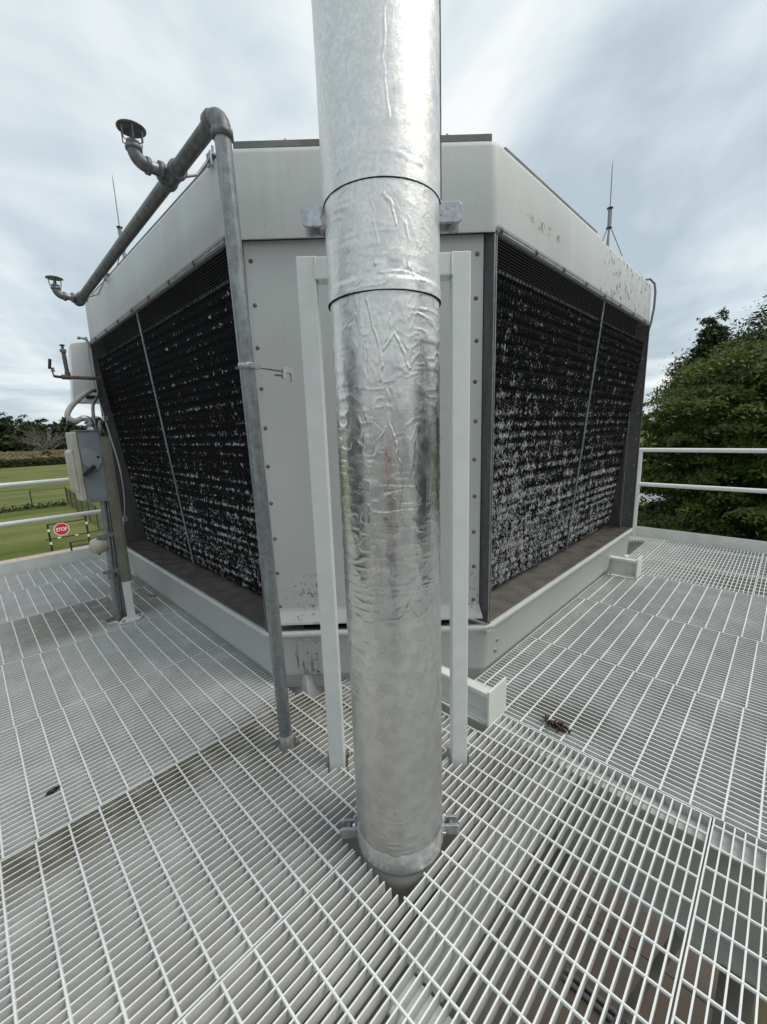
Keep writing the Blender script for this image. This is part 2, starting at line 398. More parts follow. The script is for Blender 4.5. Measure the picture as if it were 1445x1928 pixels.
def intervals(axis, b, a0, a1):
    a = np.arange(a0, a1 + 1e-6, .004); k = np.full_like(a, b)
    m = ~(cutmask(a, k) if axis == 'X' else cutmask(k, a)); out = []; i = 0
    while i < len(a):
        if m[i]:
            j = i
            while j + 1 < len(a) and m[j+1]: j += 1
            if a[j] - a[i] > .012: out.append((float(a[i]), float(a[j])))
            i = j + 1
        else: i += 1
    return out
def panel(label, axis, a0, a1, b0, b1, phase, band=()):
    org = ((a0+.01, b0, 0) if axis == 'X' else (b0, a0+.01, 0))
    t = thing('grating_panel', label, 'floor grating', org, 'white steel floor grating panels')
    n = int(round((b1 - b0 - BAR_T) / PIT)); pit = (b1 - b0 - BAR_T) / n
    for i in range(n + 1):
        b = b0 + BAR_T/2 + i*pit; iv = intervals(axis, b, a0, a1)
        if iv: bars(t, 'bearing_bar', axis, b, iv, 'bar')
    oa = 'Y' if axis == 'X' else 'X'; k = math.ceil((a0 + .02 - phase) / .1016)
    while phase + k*.1016 < a1 - .01:
        a = phase + k*.1016; iv = intervals(oa, a, b0 + .001, b1 - .001)
        if iv: bars(t, 'cross_rod', oa, a, iv, 'rod')
        k += 1
    for a in band:
        m = MB()
        if axis == 'X': m.box(a, a + .005, b0, b1, -BAR_H, .0004)
        else: m.box(b0, b1, a, a + .005, -BAR_H, .0004)
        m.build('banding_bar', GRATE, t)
    return t
AJ = [-2.685, -1.77, -.855, .06, .975, 1.89, 2.806, 3.70, 4.60, 5.515, 6.28]
APH = [.02, .05, .03, .071, .069, .079, .075, .087-.0005, .063, .04]
ALAB = ['grating panel behind the camera, farthest from the tower', 'grating panel behind the camera, second from the back', 'grating panel at the bottom right corner, right of the double joint',
        'grating panel in front of the foil pipe with open view to the concrete', 'grating panel with the cut hole behind the foil pipe and the white frame feet',
        'wide grating panel left of the grey riser pipe, holding a black leaf', 'grating panel left of the tower between riser and switch post, clean grey', 'brown stained grating panel in front of the switch post base',
        'pale grating panel behind the switch post', 'last pale grating panel against the left toe board']
for i in range(10):
    b0, b1 = AJ[i] + .0025, AJ[i+1] - .0025
    band = (1.785,) if i in (3,) else ()
    a1 = 1.785 if i <= 3 else (1.785 if i == 4 else 1.21)
    if i == 2: a1 = 1.80
    panel(ALAB[i], 'X', -1.9, a1, b0, b1, APH[i], band)
BJ = [(1.797, 2.667), (2.672, 3.60), (3.605, 4.57)]; BPH = [.0325, .024, .0075]
BLAB = ['grating panel right of the open mesh edge, with dead leaf clump on it', 'middle grating panel along the right louvre face', 'grating panel along the right louvre face nearest the far beam stub']
for (b0, b1), ph, lb in zip(BJ, BPH, BLAB): panel(lb, 'Y', -2.2, 1.212, b0, b1, ph, (1.207,))
CJ = [-1.73, -.81, .105, 1.035, 1.96]
CLAB = ['far right see-through grating panel outside the frame edge, third from the tower', 'far right see-through grating panel outside the frame edge, second from the tower',
        'square-looking see-through grating panel beside the right toe board', 'see-through grating panel between far beam stub and right toe board']
for i in range(4): panel(CLAB[i], 'X', 4.58, 6.185, CJ[i]+.002, CJ[i+1]-.002, .03 + .02*i, (4.577,))

# ------------------------------------------------------------------ steel under the floor
def ibeam(axis, c, a0, a1, ztop, h, w, name, label, cat, mat=BEAMW, group=None, tf=.014, tw=.009, parent=None):
    m = MB()
    for z0, z1, hw in ((ztop-tf, ztop, w/2), (ztop-h+tf, ztop-tf, tw/2), (ztop-h, ztop-h+tf, w/2)):
        if axis == 'Y': m.box(c-hw, c+hw, a0, a1, z0, z1)
        else: m.box(a0, a1, c-hw, c+hw, z0, z1)
    o = m.build(name, mat, parent, org=(c, a0, ztop) if axis == 'Y' else (a0, c, ztop))
    return tag(o, label, cat, group) if not parent else o
G_ = 'painted steel beams under the floor grating'
ZB = -BAR_H - .003
ibeam('Y', 1.785, -2.7, 1.9, ZB, .48, .165, 'floor_beam', 'deep grey beam under the edge where the two grating directions meet', 'steel beam', BEAMW, G_)
ibeam('Y', .62, -2.7, .62, ZB, .30, .105, 'floor_beam', 'narrow beige topped beam below the bottom edge of the picture', 'steel beam', BEAMW, G_)
ibeam('X', .60, .69, 1.70, ZB-.02, .43, .16, 'floor_beam', 'cross beam under the foil pipe, seen through the grating', 'steel beam', STEEL, G_)
ibeam('Y', -.9, -2.7, 6.3, ZB, .30, .12, 'floor_beam', 'beam under the left part of the grating, nearest the frame edge', 'steel beam', BEAMW, G_)
ibeam('Y', 1.05, 1.95, 6.3, ZB, .30, .12, 'floor_beam', 'beam under the grating along the left louvre face', 'steel beam', BEAMW, G_)
ibeam('Y', 4.575, -2.2, 1.2, ZB, .30, .13, 'floor_beam', 'beam under the joint before the far see-through grating', 'steel beam', BEAMW, G_)
ibeam('Y', 5.30, -2.2, 1.9, ZB, .22, .11, 'floor_beam', 'pale beam crossing under the far see-through grating', 'steel beam', BEAMW, G_)
ibeam('Y', 6.12, -2.2, 6.3, ZB, .30, .11, 'floor_beam', 'edge beam under the right toe board', 'steel beam', BEAMW, G_)
ibeam('X', 6.22, -1.9, 6.2, ZB-.31, .30, .11, 'floor_beam', 'edge beam under the left toe board', 'steel beam', BEAMW, G_)
ibeam('X', 1.20, 1.9, 4.5, ZB-.005, .30, .12, 'floor_beam', 'beam under the ends of the grating along the right louvre face', 'steel beam', BEAMW, G_)
ibeam('X', -1.0, 1.9, 4.5, ZB-.005, .30, .12, 'floor_beam', 'beam under the right grating, beyond the frame edge', 'steel beam', BEAMW, G_)
def column(x, y, ztop, lab, r=.055):
    t = thing('steel_column', lab, 'steel column', (x, y, GZ+.03), 'grey steel columns below the platform')
    MB().tube([(x,y,GZ+.03),(x,y,ztop)], r, 14).build('shaft', STEEL, t)
    MB().box(x-.14, x+.14, y-.14, y+.14, GZ+.03, GZ+.05).build('base_plate', STEEL, t, .004)
column(1.83, -.08, -.535, 'round grey column below the deep beam, seen through the bottom right grating')
column(1.70, 1.55, -.535, 'grey column below the tower corner', .07)
column(-.9, 5.9, -.36, 'grey column at the left end of the platform', .07)
column(6.0, 1.5, -.36, 'grey column at the right end of the platform', .07)
t = MB().tube([(1.70, .10, -.5), (2.02, .30, -1.6), (2.65, .69, GZ+.03)], .021, 12)
tag(t.build('brace_pipe', STEEL, org=(2.65, .69, GZ)), 'thin grey pipe slanting from the deep beam down to the slab', 'pipe')
for k, dx in enumerate((0, .07)):
    tag(MB().tube([(3.24+dx, -3, GZ+.06), (3.24+dx, 1.0, GZ+.06)], .022, 10).build('ground_conduit', GALVD, org=(3.24+dx, -3, GZ)),
        ('left' if k == 0 else 'right') + ' one of two dark conduits lying on the concrete slab', 'conduit', 'conduits on the concrete slab')

# ------------------------------------------------------------------ railings with toe boards
def rail(axis, c, a0, a1, posts, label):
    t = thing('guard_rail', label, 'railing', (c, a0, 0) if axis == 'Y' else (a0, c, 0), 'white pipe railings round the platform')
    P = (lambda a, z: (c, a, z)) if axis == 'Y' else (lambda a, z: (a, c, z))
    for z, nm in ((1.135, 'top_rail'), (.69, 'mid_rail')):
        zz = z if axis == 'Y' else z - .115
        MB().tube([P(a0, zz), P(a1, zz)], .026, 14).build(nm, WHITE, t)
    for a in posts:
        q = P(a, 0); MB().tube([P(a, -.25), P(a, 1.135 if axis == 'Y' else 1.02)], .026, 14).build('post', WHITE, t)
    m = MB()
    if axis == 'Y': m.box(c-.016, c-.008, a0, a1, -.02, .125); m.box(c-.045, c-.0165, a0, a1, -.02, -.012)
    else: m.box(a0, a1, c-.05, c-.042, -.01, .135)
    m.build('toe_board', BEAMW, t, .002)
    return t
rail('Y', 6.21, -2.3, 6.35, [1.41, -.6, -2.3, 3.2, 4.9], 'white two-rail railing on the right in front of the big green trees')
rail('X', 6.37, -1.95, 6.15, [-1.9, 1.9, 3.9, 6.1, -.75], 'white two-rail railing on the left in front of the grass field')

# ================================================================== COOLING TOWER
XL, YR, XF, YF = 1.10, 1.165, 5.95, 6.03      # the four main faces
CN, CFX, CFY = 3.185, 5.05, 5.15              # near chamfer X+Y; ends of right / left faces
TW = thing('cooling_tower', 'large pale grey fibreglass cooling tower with black louvre faces and a cut-off corner', 'cooling tower', (1.5, 1.6, 0))
def outline(d, r=.03, seg=4):
    """octagon in plan, pushed in by d, corners rounded; starts at the rear-left, runs left face -> near corner -> right face -> back"""
    # half-planes n.p >= c
    ys, xs = YR + d, XL + d
    sq = math.sqrt(2)
    ls = [((1,0), xs), ((1/sq,1/sq), CN/sq + d), ((0,1), ys), ((-1/sq,1/sq), (-CFX+YR)/sq + d), ((-1,0), -XF + d),
          ((-1/sq,-1/sq), -(XF + CFY)/sq + d), ((0,-1), -YF + d), ((1/sq,-1/sq), (XL - CFY)/sq + d)]
    pts = []
    for i in range(8):
        (a, b), c = ls[i]; (e_, f_), g = ls[(i+1) % 8]
        det = a*f_ - b*e_; pts.append(Vector(((c*f_ - b*g)/det, (a*g - c*e_)/det)))
    # pts[0] = left/near chamfer corner, pts[1] = near chamfer/right corner, pts[2] = far end of right face ... pts[7] = rear end of left face
    res = []
    for i in [7, 0, 1, 2, 3, 4, 5, 6]:
        p = pts[i]; a = pts[(i-1) % 8]; b = pts[(i+1) % 8]; u = (a-p).normalized(); w = (b-p).normalized()
        p0, p1 = p + u*r, p + w*r
        for k in range(seg+1):
            q = k/seg; res.append((1-q)**2*p0 + 2*q*(1-q)*p + q*q*p1)
    return res
def ring(profile, i0, i1, extra=None, seg=4, closed=False, smooth=True):
    """loft profile [(inset, z)] along outline indices i0..i1"""
    m = MB(); lines = []
    for d, z in profile:
        o = outline(d, seg=seg); n = len(o)
        pl = [o[k % n] for k in range(i0, i1+1)]
        if extra: pl = extra(pl, d)
        lines.append([(p.x, p.y, z) for p in pl])
    n = len(lines[0])
    V = [p for l in lines for p in l]
    m.add(V, [(r*n+k, r*n+k+1, (r+1)*n+k+1, (r+1)*n+k) for r in range(len(lines)-1) for k in range(n-1)], smooth)
    return m
NO = 5   # points per corner
# casing: piece A = rear-left corner .. near corner .. right face to the joint; piece B = from the joint round the back
cas = [(.035, 2.47), (.03, 2.44), (.0, 2.432), (-.002, 2.445), (.0, 2.62), (.003, 2.80), (.010, 2.822), (.028, 2.834), (.30, 2.838)]
JNT = 3.53
def cutA(pl, d): return pl + [Vector((JNT, pl[-1].y))]
def cutB(pl, d): return [Vector((JNT + .006, pl[0].y))] + pl
a = ring(cas, 0, 3*NO-1, cutA).build('casing_panel', TPAINT, TW)
b = ring([(d + .004, z - .012 if z > 2.7 else z) for d, z in cas], 3*NO, 8*NO, cutB).build('casing_panel', TSPECK, TW); b['label'] = 'black specked casing panel at the far right end'
for o in (a, b):
    md = o.modifiers.new('edge', 'EDGE_SPLIT'); md.split_angle = math.radians(50)
def poly_deck():
    m = MB(); o = outline(.2); m.add([(p.x, p.y, 2.83) for p in o], [tuple(range(len(o)))]); return m
poly_deck().build('fan_deck', TPAINT, TW)
# deck cover strips showing above the casing edge (grey, a few cm thick, sloped ends)
DK = simple('weathered_deck_plate', (.14, .15, .135), (.22, .23, .21), 7, .7)
def strip(p, q, inset_dir, w, z0, z1, name='deck_plate'):
    p, q, n = Vector(p), Vector(q), Vector(inset_dir).normalized()
    MB().prism([p + Vector((0,0,z0)), q + Vector((0,0,z0)), q + Vector((0,0,z1)), p + Vector((0,0,z1))], (0,0,0), n*w).build(name, DK, TW, .004)
s2 = 1/math.sqrt(2)
strip((1.16, 2.09, 0), (2.045, 1.205, 0), (1, 1, 0), .5, 2.846, 2.878)
strip((1.125, 2.22, 0), (1.125, 5.05, 0), (1, 0, 0), .4, 2.838, 2.856)
strip((2.15, 1.19, 0), (3.50, 1.19, 0), (0, 1, 0), .4, 2.838, 2.858)
m = MB().lathe((3.5, 3.6, 2.84), [(1.55, 0), (1.5, .12)], 48)
m.build('fan_ring', DK, TW)
for k in range(12):     # small bolts along the deck strips
    y = 2.4 + k*.23; MB().lathe((1.15, y, 2.856), [(.009, 0), (.009, .014), (.004, .02)], 8).build('deck_bolt', BOLT, TW)
for q in (.2, .83):
    MB().lathe((1.16 + .885*q + .02, 2.09 - .885*q + .02, 2.878), [(.009, 0), (.009, .014), (.004, .02)], 8).build('deck_bolt', BOLT, TW)

# near corner panel with its flared foot, and twenty bolts
PN = 3.255
def pn(x, off, z): return (x + off*s2, PN - x + off*s2, z)
m = MB()
xs0, xs1 = 1.165, 2.022
prof = [(.0, 2.44), (.0, .475), (-.004, .455), (-.016, .43), (-.034, .395), (-.036, .388), (-.030, .386)]
V = [pn(x, o, z) for o, z in prof for x in (xs0 if o > -.003 else xs0 - .3*abs(o), xs1 if o > -.003 else xs1 + .3*abs(o))]
m.add(V, [(2*r, 2*r+1, 2*r+3, 2*r+2) for r in range(len(prof)-1)])
cp = m.build('corner_panel', PPAINT, TW)
md = cp.modifiers.new('solid', 'SOLIDIFY'); md.thickness = .006; md.offset = -1
MB().obox(pn(1.59, -.0015, 1.748), (.42*s2, -.42*s2, 0), (0, 0, .0012), (.001, .001, 0)).build('panel_seam', simple('seam_grey', (.36,.37,.35), (.38,.39,.37)), cp)
def dome_bolt(c, nrm, r, mat, parent, name='bolt'):
    MB().lathe(c, [(r*1.25, 0), (r*1.25, .0025), (r, .003), (r*.92, .007), (r*.55, .0105), (.0005, .012)], 10, nrm).build(name, mat, parent)
zb = [2.35 - i*(2.35-.49)/9 for i in range(10)]
for i, z in enumerate(zb):
    dome_bolt(pn(1.190 + .002*math.sin(i*2), 0, z), (-1,-1,0), .0120, RBOLT, cp)
    dome_bolt(pn(1.998 + .002*math.cos(i*3), 0, z), (-1,-1,0), .0125, RBOLT, cp)

# louvre bays (right = along X, left = along Y)
def louvre(P, s0, s1, smid, dens, dots, nrm):
    """P(s, d, z): s along the face, d inwards"""
    ztop, zbot, dt, db = 2.288, .372, .035, .235
    dfun = lambda z: dt + (db - dt) * (ztop - z) / (ztop - zbot)
    pitch = .0196; ns = int((s1 - s0 - .03) / pitch); lv = np.arange(zbot, ztop, .0152); nl = len(lv)
    ss = s0 + .02 + np.arange(ns) * pitch
    S, Z = np.meshgrid(ss, lv, indexing='ij'); I, K = np.meshgrid(np.arange(ns), np.arange(nl), indexing='ij')
    wave = np.array([-1, -.25, 1, .25])[(K + 2*(I % 2)) % 4]
    wav2 = np.array([0, .8, 1, .8])[K % 4]
    S = S + wave * .0066 + rng.normal(0, .0011, S.shape); D = dfun(Z) - .010*wav2 + rng.normal(0, .0016, S.shape)
    pts = []
    for off, dd in ((-.0042, .03), (-.0013, .002), (.0013, .002), (.0042, .03)):
        pts.append(np.stack(P(S + off, D + (dd if abs(off) > .002 else 0), Z), -1))
    V = np.stack(pts, 2).reshape(-1, 3)
    i, k = np.meshgrid(np.arange(ns), np.arange(nl-1), indexing='ij'); b0 = (i*nl + k)*4; b1 = b0 + 4
    Fq = np.concatenate([np.stack([b0+c, b0+c+1, b1+c+1, b1+c], -1).reshape(-1, 4) for c in range(3)])
    me = arr_mesh('fill_media', V, Fq, FILL, True)
    at = me.attributes.new('deposit', 'FLOAT', 'POINT')
    u = (S - s0) / (s1 - s0); w = (Z - zbot) / (ztop - zbot)
    row = .5 + .5*np.sin(Z * 2*PI / .083 + .7*np.sin(S*4) + 1.5*np.sin(Z*9))
    dep = np.repeat((dens(u, w, row) + 1.35*dots*(K % 4 == 2)*np.clip(1.5*rng.random(K.shape) - .25, 0, 1) - dots*.25)[..., None], 4, -1).ravel().astype(np.float32)
    at.data.foreach_set('value', dep)
    o = link('fill_media', me, TW, -worldloc(TW)); tag(o, kind='stuff')
    # black cavity behind the fill
    m = MB(); q = [P(s0, dt+.07, ztop+.25), P(s1, dt+.07, ztop+.25), P(s1, db+.07, zbot-.15), P(s0, db+.07, zbot-.15)]
    m.add(q, [(0,1,2,3)]); m.build('plenum_back', BLACK, TW)
    # top mesh, bowed between casing lip and bar
    wr = MB(); g = .0135
    def curve(q): return (-.008 + .0 + .049*math.sin(q*PI/2)**1.2 - .010*math.sin(q*PI), 2.462 - q*(2.462 - 2.288))
    r = .00055
    nz_ = 14; ns_ = int((s1-s0-.01)/g)
    for k in range(nz_ + 1):
        d, z = curve(k/nz_); 
        A, B = P(s0+.004, d, z), P(s1-.004, d, z); C = [(Vector(A)+Vector(B))/2]
        ax = (Vector(B)-Vector(A))/2; nn = Vector(nrm)
        wr.obox(C[0], ax, nn*r, (0,0,r))
    for k in range(ns_ + 1):
        s = s0 + .005 + k*g; prev = None
        for j in range(5):
            d, z = curve(j/4); p = Vector(P(s, d, z))
            if prev is not None:
                mid = (p+prev)/2; h = (p-prev)/2; t_ = (Vector(P(s+1, d, z)) - p).normalized()
                wr.add([prev - t_*r - Vector(nrm)*-r, prev + t_*r - Vector(nrm)*-r, p + t_*r - Vector(nrm)*-r, p - t_*r - Vector(nrm)*-r], [(0,1,2,3)])
            prev = p
    o = wr.build('bird_screen', WIRE, TW); o['kind'] = 'stuff'
    # flat bar under the screen
    m = MB(); m.obox(P((s0+s1)/2, .034, 2.282), Vector(P(s1, 0, 0))*.5 - Vector(P(s0, 0, 0))*.5, Vector(nrm)*.004, (0,0,.007)); m.build('screen_bar', WIRE, TW)
    m = MB(); m.obox(P((s0+s1)/2, -.0045, 2.447), Vector(P(s1, 0, 0))*.5 - Vector(P(s0, 0, 0))*.5, Vector(nrm)*.0015, (0,0,.011)); m.build('screen_strip', GALV, TW)
    # mullion
    p0, p1 = Vector(P(smid[0], .016, 2.44)), Vector(P(smid[1], dfun(.372)-.022, .362))
    t_ = (Vector(P(1,0,0)) - Vector(P(0,0,0)))
    MB().tube([p0, p1], .0085, 6).build('mullion', GALV, TW)
    # shelf mesh in two lengths at the rim
    for sa, sb in ((s0+.004, smid[1]+.06), (smid[1]+.064, s1-.004)):
        sh = MB(); g2 = .0145; r2 = .0014; zs = .352
        n1_ = int((sb-sa)/g2)
        for k in range(n1_+1):
            s = sa + k*(sb-sa)/n1_; A, B = Vector(P(s, .012, zs)), Vector(P(s, .262, zs)); sh.obox((A+B)/2, (B-A)/2, t_*r2, (0,0,.0012))
        for k in range(17):
            d = .012 + k*.0155; A, B = Vector(P(sa, d, zs)), Vector(P(sb, d, zs)); sh.obox((A+B)/2, (B-A)/2, Vector(nrm)*r2, (0,0,.0009))
        o = sh.build('basin_screen', WIREB, TW); o['kind'] = 'stuff'
    # end plates of the bay
    for s, nm in ((s0, 'near'), (s1, 'far')):
        q = [P(s, -.002, 2.44), P(s, .30, 2.46), P(s, .34, .352), P(s, -.002, .352)]
        ep = MB().prism(q, Vector(t_)*-.003, Vector(t_)*.003).build('end_plate', DARKG, TW)
        lip = MB().obox(P(s, .002, 1.395), t_*.013, Vector(nrm)*.002, (0,0,1.03)).build('edge_lip', GALV if nm == 'near' else DARKG, ep)
        sg = -1 if nm == 'far' else 1
        for j in range(7):
            z = .5 + j*.27; dome_bolt(Vector(P(s, .035, z)) + t_*.003*sg, t_*sg, .008, BOLT, ep, 'screw')
    # rusty clips along the casing lip
    k = 0; s = s0 + .04
    while s < s1:
        dome_bolt(P(s, -.004, 2.446), nrm, .012, RUST, TW, 'screen_clip'); s += .395
Pr = lambda s, d, z: (s, YR + d, z)
Pl = lambda s, d, z: (XL + d, s, z)
def Pr_(s, d, z): return (s, YR + d, z) if not isinstance(s, np.ndarray) else (s, YR + d, z)
def Pl_(s, d, z): return (XL + d, s, z)
low = lambda u, w: np.clip(1.15 - 1.35*w, 0, 1)
def dens_r(u, w, row):
    d = .14 + .50*low(u, w)*np.clip(1.2 - .75*u, .3, 1) + .46*(row-.5)*np.clip(1.25-w, 0, 1) + .30*np.exp(-((u-.10)/.16)**2)*np.clip(1.05-w, 0, 1) + .12*(w < .35)
    return np.clip(.05 + .72*d - .25*np.clip(w-.75, 0, 1), -.2, .52)
def dens_l(u, w, row): return np.clip(.09 + .30*low(u, w) + .20*(row-.5) - .06*u, -.2, .42)
louvre(Pr_, 2.030, CFX, (3.72, 3.745), dens_r, .12, (0,-1,0))
louvre(Pl_, 2.085, CFY, (3.67, 3.705), dens_l, .26, (-1,0,0))
# closed sides at the back and the other chamfers
m = MB(); o = outline(.10); n = len(o)
V = [(p.x, p.y, z) for z in (.2, 2.45) for p in o]
fs = [(k, k+1, n+k+1, n+k) for k in range(3*NO, 8*NO-1)]
m.add(V, fs); m.build('rear_panel', PPAINT, TW)
m = MB(); o = outline(.30); n = len(o); m.add([(p.x, p.y, .30) for p in o], [tuple(range(n))]); m.build('basin_water', BLACK, TW)
# basin: rim lip, skirt, turned-under foot
bas = [(.30, .33), (.03, .338), (.012, .345), (-.006, .342), (-.011, .335), (-.012, .318), (-.006, .310), (.010, .300), (.014, .292), (.024, .075), (.028, .050), (.042, .044), (.055, .04), (.07, -.06)]
ba = ring(bas, 0, 8*NO).build('basin', PPAINT, TW)
md = ba.modifiers.new('edge', 'EDGE_SPLIT'); md.split_angle = math.radians(55)
for x, z in ((2.16, .19), (2.145, .125)):     # two plugs low on the right skirt
    dome_bolt((x, YR + .022, z), (0,-1,0), .014, BOLT, ba)
# shadow gap seal under the corner panel
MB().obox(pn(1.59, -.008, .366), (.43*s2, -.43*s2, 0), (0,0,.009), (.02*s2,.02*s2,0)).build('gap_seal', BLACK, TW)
# corner pedestal
m = MB(); m.box(1.265, 1.8, 1.965, 2.4, -.45, .05); m.build('pedestal', POSTW, TW, .006)
# conduit bent over the far right casing corner
MB().tube([(4.97, 1.33, 2.82), (4.99, 1.25, 2.86), (5.03, 1.19, 2.865), (5.06, 1.155, 2.82), (5.07, 1.145, 2.74), (5.07, 1.145, 2.60), (5.065, 1.16, 2.46), (5.06, 1.18, 2.36)], .011, 8).build('bent_conduit', GALVD, TW)

# padlock under the corner panel
t = thing('padlock', 'small pale padlock hanging at the right foot of the corner panel', 'padlock', (1.995, 1.135, .30))
MB().obox((1.995, 1.135, .318), (.024*s2, -.024*s2, .003), (-.003,.003,.018), (.007*s2, .007*s2, 0)).build('body', CREAM, t, .003)
MB().tube([Vector((1.995,1.135,.335)) + Vector((math.cos(a)*.013*s2, -math.cos(a)*.013*s2, math.sin(a)*.024)) for a in [PI*k/8 for k in range(9)]], .0035, 6).build('shackle', EAR, t)

# support beams the tower stands on
for x, lab in ((1.74, 'white beam stub with drilled end plate beside the foil pipe'), (4.475, 'far white beam stub under the tower with drilled end plate')):
    t = thing('support_beam', lab, 'steel beam', (x, .94, 0), 'white beams carrying the cooling tower')
    hw = .088
    m = MB(); y1_ = 1.9
    m.box(x-.082, x-.030, .953, y1_, .152, .178); m.box(x-.082, x-.030, .953, y1_, .004, .022); m.box(x-.030, x-.020, .953, y1_, .004, .178)
    m.build('beam_section', BEAMW, t, .008, 3)
    pl = MB().box(x-hw, x+hw, .940, .952, -.005, .195).build('end_plate', BEAMW, t, .002)
    for z in (.055, .135):
        MB().lathe((x + .052, .9402, z), [(.0005, .0), (.0125, .0)], 14, (0,-1,0), False).build('bolt_hole', BLACK, pl)
    if x < 2:
        MB().lathe((x - .006, 1.33, .095), [(.03, -.01), (.03, .012), (.018, .014), (.018, .03), (.001, .031)], 8, (-1,0,0)).build('bolt', EAR, t)

# ================================================================== FOIL PIPE
def vnoise(u, v, per, seed):
    """smooth value noise, periodic in u with integer period per"""
    g = np.random.default_rng(seed).random((per, 4096)); iu = np.floor(u).astype(int); iv = np.floor(v).astype(int); fu = u-iu; fv = v-iv
    fu = fu*fu*(3-2*fu); fv = fv*fv*(3-2*fv); iv = iv % 4095
    a = g[iu % per, iv]; b = g[(iu+1) % per, iv]; c = g[iu % per, iv+1]; d = g[(iu+1) % per, iv+1]
    return (a*(1-fu) + b*fu)*(1-fv) + (c*(1-fu) + d*fu)*fv
FOILP = thing('insulated_pipe', 'tall vertical pipe wrapped in crinkled silver foil rising through the grating', 'pipe', (POLE[0], POLE[1], -.3))
R_ = .157
def crease(U, Z, pts, w, amp, H, r):
    """raise a ridge along a jagged line; pts in (arc metres, z)"""
    dmin = np.full(U.shape, 9.); 
    w, amp = w*.58, amp*.5
    U = U + .010*(vnoise((U/R_/(2*PI) % 1)*40, Z*45, 40, 6) - .5); Z = Z + .010*(vnoise((U/R_/(2*PI) % 1)*40, Z*45, 40, 7) - .5)
    for (a, b), (c, d) in zip(pts[:-1], pts[1:]):
        L2 = (c-a)**2 + (d-b)**2 + 1e-9; tt = np.clip(((U-a)*(c-a) + (Z-b)*(d-b))/L2, 0, 1)
        dmin = np.minimum(dmin, np.hypot(U - a - tt*(c-a), Z - b - tt*(d-b)))
    jit = .6 + .8*vnoise((U/R_/(2*PI) % 1)*90, Z*110, 90, 5)
    return H + amp*jit*np.exp(-(dmin/w)**2) - .30*amp*np.exp(-((dmin-2.0*w)/(1.2*w))**2)
def jacket(z0, z1, R, seed, nth=480, dz=.0032, detail=1.0, creases=(), lap=None, coarse=False):
    if coarse: nth, dz = 64, .1
    th = np.arange(nth)*2*PI/nth; zs = np.linspace(z0, z1, max(2, int((z1-z0)/dz)))
    T, Z = np.meshgrid(th, zs, indexing='ij')
    # angle measured from the direction facing the camera, arc positive to the right of the view
    U = ((T + PI) % (2*PI) - PI) * R
    H = np.zeros_like(T)
    if not coarse:
        tu = T/(2*PI)
        big = vnoise(tu*7, Z*3.1, 7, seed) - .5; H += .0024*big
        med = vnoise(tu*34, Z*24, 34, seed+1) - .5; msk = np.clip(vnoise(tu*6, Z*4, 6, seed+2)*2.4 - .75, 0, 1)
        H += .0007*med*detail*(.35 + msk)
        hr = 1 - np.abs(vnoise(tu*22 + 2*big, Z*58, 22, seed+3)*2 - 1); H += .0012*detail*msk*np.clip(hr - .62, 0, 1)*2.6
        hr2 = 1 - np.abs(vnoise(tu*40, Z*30 + 3*med, 40, seed+5)*2 - 1); H += .0006*detail*np.clip(hr2 - .7, 0, 1)*3*np.clip(1.2 - msk, 0, 1)
        r = np.random.default_rng(seed+9)
        for k in range(int(55*(z1-z0)/1.0*detail)):
            u, z = r.uniform(-.30, .30), r.uniform(z0+.03, z1-.03); ang = r.uniform(0, PI) if r.random() < .6 else r.normal(PI/2, .25)
            ln = r.uniform(.03, .13); pts = [(u, z)]
            for j in range(4):
                ang += r.normal(0, .45); u += math.cos(ang)*ln/4; z += math.sin(ang)*ln/4; pts.append((u, min(max(z, z0+.01), z1-.01)))
            sel = (np.abs(U - pts[0][0]) < .2) & (np.abs(Z - pts[0][1]) < .2)
            H[sel] = crease(U[sel], Z[sel], pts, r.uniform(.0020, .0036), r.uniform(.0005, .0015)*r.choice([1, 1, -.8]), H[sel], R)
        for pts, w, amp in creases: H = crease(U, Z, pts, w, amp, H, R)
        if lap: H += lap(U, Z)
    rad = R + H
    # camera-facing direction is (-1,-1)/sqrt2; right of view is (1,-1)/sqrt2
    dx = -np.cos(T)*s2 + np.sin(T)*s2; dy = -np.cos(T)*s2 - np.sin(T)*s2
    V = np.stack([rad*dx, rad*dy, Z - (-.3)], -1).reshape(-1, 3); nz = len(zs)
    i, k = np.meshgrid(np.arange(nth), np.arange(nz-1), indexing='ij'); j = (i+1) % nth
    Fq = np.stack([i*nz+k, j*nz+k, j*nz+k+1, i*nz+k+1], -1).reshape(-1, 4)
    return link('foil_jacket', arr_mesh('foil_jacket', V, Fq, FOIL, True), FOILP)
cr_low = [([(.000, 1.60), (.004, 1.50), (.018, 1.43), (.028, 1.37), (.026, 1.30), (.028, 1.22)], .0035, .0042),
          ([(-.05, 1.82), (-.03, 1.73), (-.012, 1.66), (-.02, 1.62)], .004, .0036), ([(.01, 1.78), (-.012, 1.70), (.02, 1.735), (.05, 1.67), (.062, 1.65)], .004, .0032),
          ([(-.055, 1.78), (-.052, 1.60), (-.05, 1.48), (-.045, 1.22), (-.04, 1.0)], .0026, .0016), ([(-.09, .78), (-.05, .735), (0, .715), (.02, .712)], .003, .0028),
          ([(.0, .93), (.03, .96), (.05, 1.0)], .0035, .003), ([(.05, .97), (.09, .91)], .003, .002),
          ([(-.2, 1.035), (-.1, 1.028), (0, 1.022), (.1, 1.03), (.2, 1.03)], .004, .0022), ([(-.2, .34), (-.1, .325), (0, .318), (.1, .325), (.2, .335)], .004, .0016),
          ([(.06, .62), (.09, .70)], .003, .0022), ([(-.05, .43), (.03, .41), (.06, .42)], .003, .0018)]
jacket(.07, 1.852, POLE_R, 21, creases=cr_low, detail=1.25)
